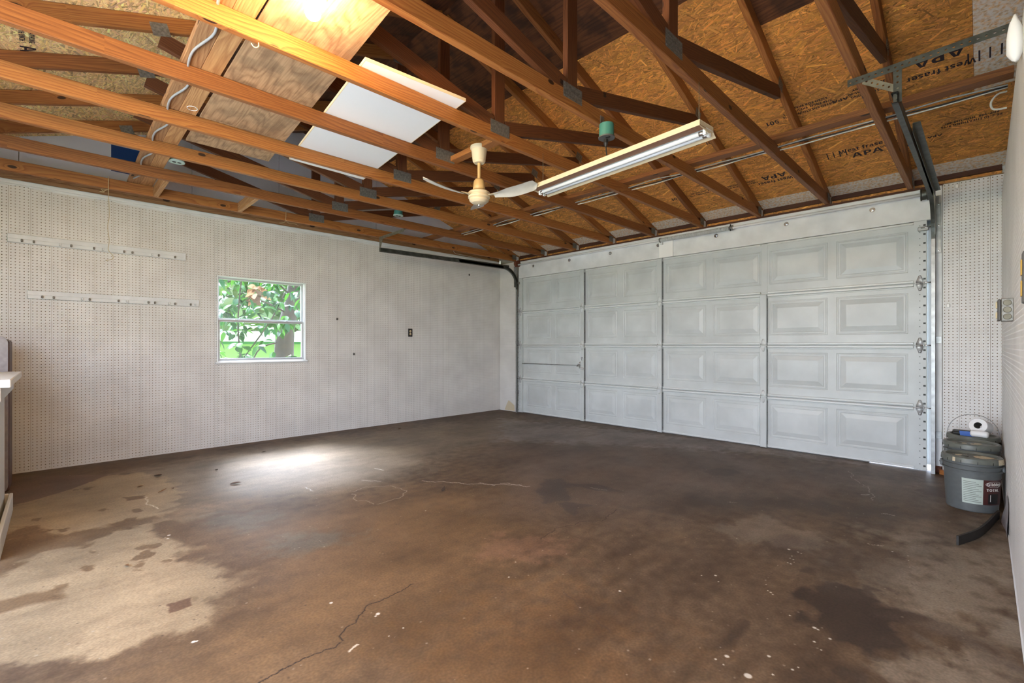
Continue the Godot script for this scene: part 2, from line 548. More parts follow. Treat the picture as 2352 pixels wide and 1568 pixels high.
const MARKS := [
	[[4.071, 4.836, 4.033, 4.771, 4.054, 4.654, 4.043, 4.562, 3.983, 4.508, 3.918, 4.404, 3.894, 4.31, 3.899, 4.149], [52, 42, 36], 0.004, 0.8],
	[[3.975, 3.376, 3.94, 3.259, 3.94, 3.117, 4.047, 2.855, 3.999, 2.681], [60, 48, 42], 0.003, 0.7],
	[[4.4, 3.722, 4.569, 3.789, 4.705, 3.834], [80, 64, 54], 0.004, 0.5],
	[[4.887, 0.473, 4.934, 0.663, 5.07, 0.906, 5.145, 1.262], [170, 160, 150], 0.004, 0.5],
	[[2.433, 3.747, 2.396, 3.632, 2.5, 3.486, 2.695, 3.442, 2.809, 3.575, 2.782, 3.747, 2.635, 3.819, 2.476, 3.776], [160, 148, 132], 0.006, 0.4],
	[[2.215, 3.569, 2.332, 3.449], [200, 190, 178], 0.006, 0.5],
	[[2.555, 3.222, 2.871, 3.026, 3.201, 2.747], [200, 190, 178], 0.006, 0.45],
	[[2.909, 2.946, 3.057, 2.893], [215, 208, 198], 0.01, 0.6],
	[[1.965, 3.332, 2.059, 3.277], [215, 208, 198], 0.006, 0.6],
	[[1.826, 4.253, 1.817, 4.126], [120, 104, 88], 0.006, 0.5],
	[[2.079, 3.94, 2.218, 3.929], [200, 194, 184], 0.005, 0.5],
	[[4.124, 4.566, 4.117, 4.521], [205, 192, 170], 0.008, 0.7],
	[[1.5, 4.842, 1.885, 4.833], [205, 192, 170], 0.006, 0.5],
	[[2.948, 5.145, 3.107, 5.136], [150, 130, 106], 0.003, 0.5],
	[[5.247, 2.162, 5.312, 2.155], [200, 192, 180], 0.02, 0.6],
	[[4.451, 2.003, 4.505, 1.992], [190, 182, 170], 0.02, 0.55],
	[[5.228, 1.542, 5.298, 1.535], [200, 192, 182], 0.012, 0.7],
	[[5.068, 1.17, 5.121, 1.137], [200, 192, 182], 0.006, 0.6],
	[[3.609, 2.437, 3.733, 2.387], [178, 168, 156], 0.02, 0.45],
	[[3.038, 2.818, 3.152, 2.785, 3.266, 2.732], [200, 190, 178], 0.008, 0.5],
]
const DRIPS := [4.967, 2.545, 0.012, 5, 2.622, 0.006, 5.001, 2.656, 0.005, 5.016, 2.658, 0.007, 5.007, 2.718, 0.006, 5.021, 2.721, 0.008, 5.027, 2.691, 0.004, 4.981, 2.785, 0.004, 4.986, 2.982, 0.005, 5.001, 3.024, 0.005, 5.023, 3.074, 0.006, 5.037, 3.081, 0.008, 5.048, 3.093, 0.006, 4.808, 3.102, 0.01, 4.84, 3.15, 0.006, 4.57, 3.54, 0.01, 5.064, 3.645, 0.013, 5.043, 3.688, 0.007, 5.072, 3.697, 0.005, 5.235, 3.24, 0.012, 5.247, 3.244, 0.008, 5.292, 3.277, 0.009, 5.146, 3.216, 0.006, 5.166, 3.541, 0.01, 5.285, 3.373, 0.006, 5.256, 3.338, 0.008, 5.242, 3.558, 0.008, 5.253, 3.532, 0.006, 5.204, 3.63, 0.007, 5.149, 3.694, 0.02, 5.353, 2.189, 0.008, 5.416, 2.198, 0.005, 5.423, 2.261, 0.005, 5.435, 2.348, 0.005, 4.14, 3.801, 0.006, 4.178, 3.423, 0.004, 4.721, 2.595, 0.005, 4.762, 3.149, 0.005, 5.539, 1.421, 0.006, 5.148, 1.623, 0.005, 4.874, 2.715, 0.004, 5.009, 2.548, 0.008, 5.025, 2.553, 0.006, 3.985, 4.38, 0.014, 4.138, 4.357, 0.006, 3.993, 4.394, 0.008, 4.142, 3.801, 0.006, 4.057, 3.673, 0.006, 3.142, 3.586, 0.008, 4.144, 4.421, 0.005, 3.676, 4.944, 0.012, 3.68, 4.934, 0.008, 3.775, 4.48, 0.012, 2.45, 4.842, 0.014, 2.501, 4.854, 0.01]

# ---------------------------------------------------------------- the concrete floor: cement, worn cream paint, oil, drips, cracks, some painted light
const FLOOR_PX := 2048
const FLOOR_X := 5.95
const FLOOR_Z := 6.6


func inside_by(poly: PackedVector2Array, p: Vector2) -> float:
	var best := 1e9
	var ins := false
	var n := poly.size()
	var j := n - 1
	for i in n:
		var a := poly[i]
		var b := poly[j]
		if (a.y > p.y) != (b.y > p.y) and p.x < (b.x - a.x) * (p.y - a.y) / (b.y - a.y) + a.x:
			ins = not ins
		var ab := b - a
		var t := clampf((p - a).dot(ab) / maxf(ab.length_squared(), 1e-9), 0.0, 1.0)
		best = minf(best, (a + ab * t).distance_squared_to(p))
		j = i
	return sqrt(best) * (1.0 if ins else -1.0)


func floor_picture() -> ImageTexture:
	var n := FLOOR_PX
	var sx := FLOOR_X / n
	var sz := FLOOR_Z / n
	var broad := grey(11, n, n, 0.0045, 5)
	var fine := grey(12, n, n, 0.03, 4)
	var edge := grey(14, n, n, 0.018, 5)
	var drawn := noise(15, 0.02, 5).get_image(n, n / 8, false, false, true)
	drawn.convert(Image.FORMAT_L8)
	drawn.resize(n, n, Image.INTERPOLATE_CUBIC)
	var streak := drawn.get_data()
	var out := PackedByteArray()
	out.resize(n * n * 3)
	var lut_r := PackedByteArray()
	var lut_g := PackedByteArray()
	var lut_b := PackedByteArray()
	for i in 512:
		var t := clampf((i / 511.0 - 0.5) * 1.3 + 0.5, 0.0, 1.0)
		lut_r.append(int(lerpf(70, 120, t)))
		lut_g.append(int(lerpf(55, 99, t)))
		lut_b.append(int(lerpf(43, 77, t)))
	for i in n * n:
		var v := clampi((broad[i] * 6 + fine[i] * 7 + streak[i] * 5 - 256) >> 3, 0, 511)
		out[i * 3] = lut_r[v]
		out[i * 3 + 1] = lut_g[v]
		out[i * 3 + 2] = lut_b[v]
	for s in STAINS_AND_LIGHT:
		var poly := PackedVector2Array()
		var flat: Array = s[0]
		for i in range(0, flat.size(), 2):
			poly.append(Vector2(flat[i], flat[i + 1]))
		var lo := poly[0]
		var hi := poly[0]
		for q in poly:
			lo = lo.min(q)
			hi = hi.max(q)
		var soft: float = s[3]
		var jag: float = s[4]
		var pad := soft + jag * 0.6
		var x0 := clampi(int((lo.x - pad) / sx), 0, n - 1)
		var x1 := clampi(int((hi.x + pad) / sx) + 1, 0, n - 1)
		var z0 := clampi(int((lo.y - pad) / sz), 0, n - 1)
		var z1 := clampi(int((hi.y + pad) / sz) + 1, 0, n - 1)
		if x1 <= x0 or z1 <= z0:
			continue
		var step := clampi(int(maxf(x1 - x0, z1 - z0) / 70.0), 1, 10)
		var gw := (x1 - x0) / step + 2
		var gh := (z1 - z0) / step + 2
		var grid := PackedFloat32Array()
		grid.resize(gw * gh)
		for gy in gh:
			for gx in gw:
				grid[gy * gw + gx] = inside_by(poly, Vector2((x0 + gx * step) * sx, (z0 + gy * step) * sz))
		var cr: float = s[1][0]
		var cg: float = s[1][1]
		var cb: float = s[1][2]
		var most: float = s[2]
		var inv := 1.0 / float(step)
		var js := jag * 2.4 / 255.0
		for z in range(z0, z1):
			var fz := (z - z0) * inv
			var gz := int(fz)
			fz -= gz
			for x in range(x0, x1):
				var fx := (x - x0) * inv
				var gx := int(fx)
				fx -= gx
				var g := gz * gw + gx
				var d := lerpf(lerpf(grid[g], grid[g + 1], fx), lerpf(grid[g + gw], grid[g + gw + 1], fx), fz)
				var i := z * n + x
				d += (edge[i] - 128) * js + (fine[i] - 128) * js * 0.35
				if d <= -soft:
					continue
				var a := most if d >= soft else most * (d + soft) / (2.0 * soft)
				a *= 0.70 + 0.30 * (fine[i] / 255.0) + 0.30 * (streak[i] / 255.0)
				if a > 1.0:
					a = 1.0
				var tone := 0.86 + 0.28 * (broad[i] / 255.0)
				var o := i * 3
				out[o] = mini(255, int(out[o] + (cr * tone - out[o]) * a))
				out[o + 1] = mini(255, int(out[o + 1] + (cg * tone - out[o + 1]) * a))
				out[o + 2] = mini(255, int(out[o + 2] + (cb * tone - out[o + 2]) * a))
	var r := RandomNumberGenerator.new()
	r.seed = 5
	var grit := grey(16, n, n, 0.22, 3)
	for i in n * n:
		var g := grit[i] - 128
		var o := i * 3
		out[o] = clampi(out[o] + (out[o] * g >> 10), 0, 255)
		out[o + 1] = clampi(out[o + 1] + (out[o + 1] * g >> 10), 0, 255)
		out[o + 2] = clampi(out[o + 2] + (out[o + 2] * g >> 10), 0, 255)
	for s in MARKS:
		var flat: Array = s[0]
		var half: float = s[2] * 0.5
		for i in range(0, flat.size() - 2, 2):
			var a := Vector2(flat[i], flat[i + 1])
			var b := Vector2(flat[i + 2], flat[i + 3])
			var steps := int(a.distance_to(b) / 0.0015) + 1
			var across := (b - a).orthogonal().normalized()
			for k in steps:
				var p := a.lerp(b, float(k) / steps)
				var e := edge[clampi(int(p.y / sz), 0, n - 1) * n + clampi(int(p.x / sx), 0, n - 1)]
				p += across * (e - 128) * 0.00025
				if half > 0.004 and r.randf() < 0.55:
					continue
				p += across * r.randf_range(-half, half)
				blot(out, p, 0.0022 if half < 0.003 else 0.0032, s[1], s[3])
	for i in range(0, DRIPS.size(), 3):
		blot(out, Vector2(DRIPS[i], DRIPS[i + 1]), DRIPS[i + 2] * 0.62, [214, 208, 196], 0.9)
	for i in 3200:
		var p := Vector2(r.randf_range(0.05, 5.75), r.randf_range(0.05, 6.3))
		var dark := r.randf() < 0.6
		blot(out, p, r.randf_range(0.002, 0.005), [70, 56, 46] if dark else [176, 164, 148], r.randf_range(0.25, 0.6))
	return picture(n, n, out)


func blot(out: PackedByteArray, p: Vector2, radius: float, col: Array, a: float) -> void:
	var n := FLOOR_PX
	var sx := FLOOR_X / n
	var sz := FLOOR_Z / n
	for z in range(maxi(0, int((p.y - radius) / sz)), mini(n - 1, int((p.y + radius) / sz) + 1) + 1):
		for x in range(maxi(0, int((p.x - radius) / sx)), mini(n - 1, int((p.x + radius) / sx) + 1) + 1):
			var d := Vector2((x + 0.5) * sx, (z + 0.5) * sz).distance_to(p) / radius
			var w := clampf((1.15 - d) * 3.0, 0.0, 1.0) * a
			if w > 0.0:
				var o := (z * n + x) * 3
				for k in 3:
					out[o + k] = int(lerpf(out[o + k], col[k], w))


# ---------------------------------------------------------------- materials
func mat(c: Color, rough: float, metal := 0.0, tex: Texture2D = null, scale := Vector3.ONE) -> StandardMaterial3D:
	var m := StandardMaterial3D.new()
	m.albedo_color = c
	m.roughness = rough
	m.metallic = metal
	if tex:
		m.albedo_texture = tex
		m.uv1_scale = scale
	return m


func c8(r: int, g: int, b: int) -> Color:
	return Color8(r, g, b)


func spread(m: StandardMaterial3D, tex: Texture2D, per_metre: float) -> StandardMaterial3D:
	m.albedo_texture = tex
	m.uv1_triplanar = true
	m.uv1_world_triplanar = true
	m.uv1_scale = Vector3.ONE * per_metre
	return m


func make_materials() -> void:
	var wa := wood_picture(21, Vector3(206, 152, 92), Vector3(140, 80, 36), 4, 1.0)
	var wb := wood_picture(22, Vector3(196, 140, 84), Vector3(122, 68, 32), 3, 1.3)
	var wc := wood_picture(23, Vector3(214, 172, 120), Vector3(150, 98, 56), 4, 0.8)
	var grain := Vector3(0.7, 2.8, 1)
	M.wood = [mat(c8(206, 187, 160), 0.58, 0, wa, grain), mat(c8(192, 174, 150), 0.58, 0, wb, grain), mat(c8(210, 190, 162), 0.58, 0, wa, grain)]
	M.web = mat(c8(140, 118, 98), 0.65, 0, wb, grain)
	M.pale_wood = mat(c8(235, 225, 214), 0.65, 0, wc, grain)
	M.old_wood = mat(c8(204, 194, 190), 0.7, 0, wc, grain)
	M.dark_wood = mat(c8(110, 88, 76), 0.75, 0, wb, grain)
	M.osb = mat(c8(255, 255, 255), 0.7, 0, osb_picture(31, Vector3(204, 140, 70)), Vector3(0.9, 0.9, 1))
	M.osb_pale = mat(c8(255, 255, 255), 0.7, 0, osb_picture(32, Vector3(238, 202, 146)), Vector3(0.9, 0.9, 1))
	M.osb_misted = mat(c8(255, 255, 255), 0.7, 0, osb_picture(33, Vector3(208, 146, 76), 0.74), Vector3(0.9, 0.9, 1))
	M.ply_dark = mat(c8(172, 150, 130), 0.7, 0, ply_picture(41, Vector3(158, 112, 74), Vector3(98, 62, 38), 0.3), Vector3(0.8, 0.8, 1))
	M.ply_light = mat(c8(255, 255, 255), 0.65, 0, ply_picture(42, Vector3(206, 158, 104), Vector3(150, 98, 56), 0.25), Vector3(0.9, 0.9, 1))
	M.ply_grey = mat(c8(255, 255, 255), 0.7, 0, ply_picture(43, Vector3(182, 146, 108), Vector3(134, 100, 70), 0.14), Vector3(0.9, 0.9, 1))
	M.peg = spread(mat(c8(255, 255, 255), 0.42), seamless(51, 512, 0.01, 5, Color8(206, 203, 199), Color8(224, 222, 218)), 0.45)
	M.behind = mat(c8(150, 122, 92), 0.85)
	M.white = spread(mat(c8(255, 255, 255), 0.5), seamless(52, 512, 0.012, 5, Color8(205, 207, 207), Color8(228, 230, 231)), 0.6)
	M.door = spread(mat(c8(255, 255, 255), 0.38), seamless(53, 512, 0.008, 5, Color8(182, 187, 186), Color8(202, 207, 206)), 0.5)
	M.door_rail = mat(c8(206, 210, 209), 0.35)
	M.bright = mat(c8(238, 238, 236), 0.45)
	M.steel = spread(mat(c8(255, 255, 255), 0.38, 0.75), seamless(54, 256, 0.03, 4, Color8(126, 127, 126), Color8(166, 167, 166)), 1.5)
	M.track = spread(mat(c8(255, 255, 255), 0.45, 0.6), seamless(55, 256, 0.03, 4, Color8(62, 64, 60), Color8(98, 100, 96)), 1.5)
	M.old_steel = spread(mat(c8(255, 255, 255), 0.55, 0.5), seamless(56, 256, 0.03, 4, Color8(96, 92, 80), Color8(132, 128, 112)), 2.0)
	M.plate = spread(mat(c8(255, 255, 255), 0.5, 0.6), seamless(57, 256, 0.06, 4, Color8(104, 102, 96), Color8(150, 148, 142)), 3.0)
	M.chrome = mat(c8(200, 202, 204), 0.2, 0.9)
	M.hole = mat(c8(34, 32, 30), 0.9)
	M.foam = spread(mat(c8(255, 255, 255), 0.45, 0.15), seamless(58, 512, 0.006, 4, Color8(206, 208, 214), Color8(226, 228, 232)), 0.5)
	M.blue = mat(c8(14, 58, 112), 0.5)
	M.panel = mat(c8(232, 232, 230), 0.6)
	M.panel_edge = mat(c8(226, 206, 166), 0.7)
	M.cream = mat(c8(208, 192, 160), 0.45)
	M.cream_dark = mat(c8(196, 164, 112), 0.4)
	M.blade = spread(mat(c8(255, 255, 255), 0.45), seamless(59, 256, 0.02, 4, Color8(196, 192, 180), Color8(220, 216, 206)), 2.0)
	M.wing_brown = spread(mat(c8(255, 255, 255), 0.5), seamless(60, 256, 0.05, 4, Color8(122, 78, 48), Color8(142, 96, 62)), 3.0)
	M.tube_glass = mat(c8(214, 218, 222), 0.22)
	M.mint = mat(c8(66, 122, 108), 0.5)
	M.mint_pale = mat(c8(182, 206, 194), 0.5)
	M.black = mat(c8(26, 25, 24), 0.55)
	M.rubber = spread(mat(c8(255, 255, 255), 0.65), seamless(61, 256, 0.04, 4, Color8(36, 34, 32), Color8(52, 49, 46)), 3.0)
	M.cable = mat(c8(206, 202, 190), 0.5)
	M.grey_cable = mat(c8(152, 152, 150), 0.5)
	M.twine = mat(c8(196, 176, 138), 0.9)
	M.pail = spread(mat(c8(255, 255, 255), 0.42), seamless(62, 256, 0.03, 4, Color8(82, 86, 86), Color8(94, 98, 98)), 3.0)
	M.lid = spread(mat(c8(255, 255, 255), 0.4), seamless(63, 256, 0.025, 5, Color8(84, 88, 82), Color8(108, 110, 100)), 3.0)
	M.dried = spread(mat(c8(255, 255, 255), 0.7), seamless(64, 256, 0.05, 4, Color8(186, 170, 140), Color8(212, 200, 172)), 6.0)
	M.sticker = mat(c8(176, 188, 178), 0.6)
	M.maroon = mat(c8(70, 34, 30), 0.5)
	M.ink = mat(c8(46, 34, 40), 0.8)
	M.print_white = mat(c8(226, 224, 216), 0.6)
	M.blue_tray = mat(c8(20, 84, 170), 0.4)
	M.rust = spread(mat(c8(255, 255, 255), 0.7, 0.3), seamless(65, 256, 0.05, 4, Color8(82, 44, 30), Color8(124, 72, 50)), 4.0)
	M.appliance_side = spread(mat(c8(255, 255, 255), 0.5), seamless(66, 256, 0.03, 4, Color8(78, 54, 50), Color8(94, 66, 60)), 2.0)
	M.appliance_face = spread(mat(c8(255, 255, 255), 0.5, 0.2), seamless(67, 256, 0.03, 4, Color8(130, 124, 126), Color8(160, 154, 156)), 2.0)
	M.bulb = mat(c8(255, 240, 214), 0.4)
	M.bulb.emission_enabled = true
	M.bulb.emission = Color8(255, 214, 150)
	M.bulb.emission_energy_multiplier = 1.5
	M.glass = mat(Color(0.95, 0.98, 0.96, 0.03), 0.02)
	M.glass.transparency = BaseMaterial3D.TRANSPARENCY_ALPHA
	M.frame = mat(c8(224, 226, 226), 0.4)
	M.aluminium = mat(c8(198, 200, 202), 0.35, 0.6)
	M.ground = spread(mat(c8(255, 255, 255), 0.95), seamless(68, 512, 0.01, 5, Color8(86, 104, 52), Color8(132, 136, 88)), 0.3)
	M.drive = spread(mat(c8(255, 255, 255), 0.9), seamless(69, 512, 0.01, 5, Color8(176, 172, 162), Color8(204, 200, 190)), 0.3)
	M.siding = mat(c8(196, 190, 178), 0.8)
	M.shingle = mat(c8(92, 86, 82), 0.95)
	M.lime = mat(c8(124, 166, 84), 0.7)
	M.lime_trim = mat(c8(50, 128, 58), 0.7)
	M.bark = spread(mat(c8(255, 255, 255), 0.95), seamless(70, 256, 0.02, 5, Color8(28, 22, 16), Color8(58, 49, 37)), 1.5)
	M.leaf = []
	for c in [c8(24, 60, 22), c8(36, 78, 26), c8(20, 50, 28), c8(56, 98, 32), c8(30, 66, 44)]:
		var m := mat(c, 0.6)
		m.metallic_specular = 0.3
		m.backlight_enabled = true
		m.backlight = Color(c.r * 0.6, c.g * 0.7, c.b * 0.3)
		M.leaf.append(m)
	M.dead_leaf = [mat(c8(124, 88, 58), 0.7), mat(c8(150, 118, 88), 0.7), mat(c8(78, 54, 36), 0.7)]
	M.fallen = [mat(c8(84, 54, 34), 0.8), mat(c8(58, 42, 30), 0.8), mat(c8(112, 78, 46), 0.8)]
	M.chalk = mat(c8(232, 230, 224), 0.9)
	M.cloth = mat(c8(232, 232, 232), 0.8)
	M.yellow = mat(c8(206, 162, 66), 0.5)
	M.dark_grey = mat(c8(88, 86, 84), 0.55)
	M.strip_grey = mat(c8(136, 138, 138), 0.5, 0.3)
	M.hinge = mat(c8(184, 186, 186), 0.4, 0.35)
	M.counter = mat(c8(208, 206, 200), 0.5)
	M.grip = mat(c8(128, 122, 114), 0.6)
	M.beige = mat(c8(214, 196, 156), 0.5)


# ---------------------------------------------------------------- the place
func _ready() -> void:
	rng.seed = 7
	set_view()
	set_light()
	make_materials()
	build_floor()
	build_walls()
	build_window()
	build_roof()
	build_trusses()
	build_attic_boards()
	build_garage_door()
	build_tracks()
	build_ceiling_things()
	build_wall_things()
	build_corner_things()
	build_counter()
	build_litter()
	build_garden()


func set_view() -> void:
	var cam := Camera3D.new()
	cam.name = "camera"
	cam.position = Vector3(5.688, 1.0757, 5.3009)
	cam.rotation = Vector3(0, deg_to_rad(45.4525), 0)
	cam.near = 0.02
	cam.far = 200.0
	cam.projection = Camera3D.PROJECTION_FRUSTUM
	cam.keep_aspect = Camera3D.KEEP_HEIGHT
	cam.size = 2.0 * cam.near * 784.0 / 1066.48
	cam.frustum_offset = Vector2(-0.7, 8.43) / 1066.48 * cam.near
	add_child(cam)
	cam.current = true


func set_light() -> void:
	var e := Environment.new()
	e.background_mode = Environment.BG_SKY
	var sky := Sky.new()
	var s := ProceduralSkyMaterial.new()
	s.sky_top_color = Color8(174, 199, 236)
	s.sky_horizon_color = Color8(232, 239, 249)
	s.sky_curve = 0.2
	s.ground_horizon_color = Color8(200, 204, 196)
	s.ground_bottom_color = Color8(150, 150, 140)
	s.sun_angle_max = 25.0
	s.energy_multiplier = 3.2
	sky.sky_material = s
	e.sky = sky
	e.tonemap_mode = Environment.TONE_MAPPER_LINEAR
	e.tonemap_exposure = 4.45
	e.sdfgi_enabled = true
	e.ssao_enabled = true
	e.ssil_enabled = true
	var w := WorldEnvironment.new()
	w.name = "environment"
	w.environment = e
	add_child(w)
	# hazy sun, high over the window side
	var sun := DirectionalLight3D.new()
	sun.name = "sun"
	sun.light_color = Color8(228, 238, 255)
	sun.light_energy = 3.3
	sun.light_angular_distance = 24.0
	sun.shadow_enabled = true
	add_child(sun)
	sun.look_at_from_position(Vector3(-10, 10.6, 3.7), Vector3(0, 0, 3.65 + 0.05), Vector3.UP)


# ---------------------------------------------------------------- floor
func build_floor() -> void:
	var st := begin()
	var a := Vector3(-0.12, 0, -0.12)
	var b := Vector3(5.95, 0, 6.56)
	var corners := [Vector3(a.x, 0, a.z), Vector3(b.x, 0, a.z), Vector3(b.x, 0, b.z), Vector3(a.x, 0, b.z)]
	var uv := []
	for c in corners:
		uv.append(Vector2(c.x / FLOOR_X, c.z / FLOOR_Z))
	quad(st, corners[0], corners[1], corners[2], corners[3], Vector3.UP, uv[0], uv[1], uv[2], uv[3])
	var low := Vector3(0, -0.1, 0)
	for i in 4:
		var p: Vector3 = corners[i]
		var q: Vector3 = corners[(i + 1) % 4]
		quad(st, p, q, q + low, p + low, (p + q) * 0.5 - Vector3(2.9, 0, 3.2))
	quad(st, corners[0] + low, corners[1] + low, corners[2] + low, corners[3] + low, Vector3.DOWN)
	var m := mat(Color.WHITE, 0.5, 0, floor_picture())
	m.texture_repeat = false
	m.roughness_texture = seamless(13, 512, 0.012, 5, Color(0.75, 0.75, 0.75), Color(1, 1, 1))
	m.roughness = 0.62
	m.metallic_specular = 0.32
	M.floor = m
	var f := solo("floor", done(st), m, "stained brown concrete floor with worn cream paint and oil marks", "floor", Transform3D(), "", "structure")
	f.set_meta("kind", "structure")


# ---------------------------------------------------------------- walls of grooved pegboard
# a strip n holes wide and rows holes high, lying in x (along) and y (up), its face towards +z; origin at the lower left
func plank_mesh(n: int, rows: int, foot := 0.008) -> ArrayMesh:
	var key := "%d %d %.3f" % [n, rows, foot]
	if plank_cache.has(key):
		return plank_cache[key]
	var st := begin()
	var gap := 0.0007
	var w := n * IN
	var h := rows * IN + foot
	var r := 0.0038
	var back := -0.005
	var ring := []
	for k in 6:
		ring.append(Vector2(cos(TAU * k / 6.0), sin(TAU * k / 6.0)) * r)
	for i in n:
		for j in rows:
			var c := Vector2((i + 0.5) * IN, foot + (j + 0.5) * IN)
			var x0 := i * IN + (gap if i == 0 else 0.0)
			var x1 := (i + 1) * IN - (gap if i == n - 1 else 0.0)
			var y0 := foot + j * IN
			var y1 := y0 + IN
			var q := [Vector3(x1, y0, 0), Vector3(x1, y1, 0), Vector3(x0, y1, 0), Vector3(x0, y0, 0)]
			var p := []
			for k in 6:
				p.append(Vector3(c.x + ring[k].x, c.y + ring[k].y, 0))
			for t in [[q[0], q[1], p[0]], [q[1], p[1], p[0]], [q[1], q[2], p[1]], [q[2], p[2], p[1]], [q[2], p[3], p[2]], [q[2], q[3], p[3]], [q[3], p[4], p[3]], [q[3], q[0], p[4]], [q[0], p[5], p[4]], [q[0], p[0], p[5]]]:
				tri(st, t[0], t[1], t[2], Vector3(0, 0, 1))
			for k in 6:
				var a: Vector3 = p[k]
				var b: Vector3 = p[(k + 1) % 6]
				var d := Vector3(0, 0, back)
				quad(st, a, b, b + d, a + d, Vector3(c.x, c.y, 0) - a)
	quad(st, Vector3(gap, 0, 0), Vector3(w - gap, 0, 0), Vector3(w - gap, foot, 0), Vector3(gap, foot, 0), Vector3(0, 0, 1))
	var f := [Vector3(gap, 0, 0), Vector3(w - gap, 0, 0), Vector3(w - gap, h, 0), Vector3(gap, h, 0)]
	for k in 4:
		var a: Vector3 = f[k]
		var b: Vector3 = f[(k + 1) % 4]
		quad(st, a, b, b + Vector3(0, 0, back), a + Vector3(0, 0, back), (a + b) * 0.5 - Vector3(w * 0.5, h * 0.5, 0))
	plank_cache[key] = done(st)
	return plank_cache[key]


const GROOVES := [4, 7, 5, 4, 4, 8, 6, 5, 5]   # widths between grooves in holes, repeated every four feet


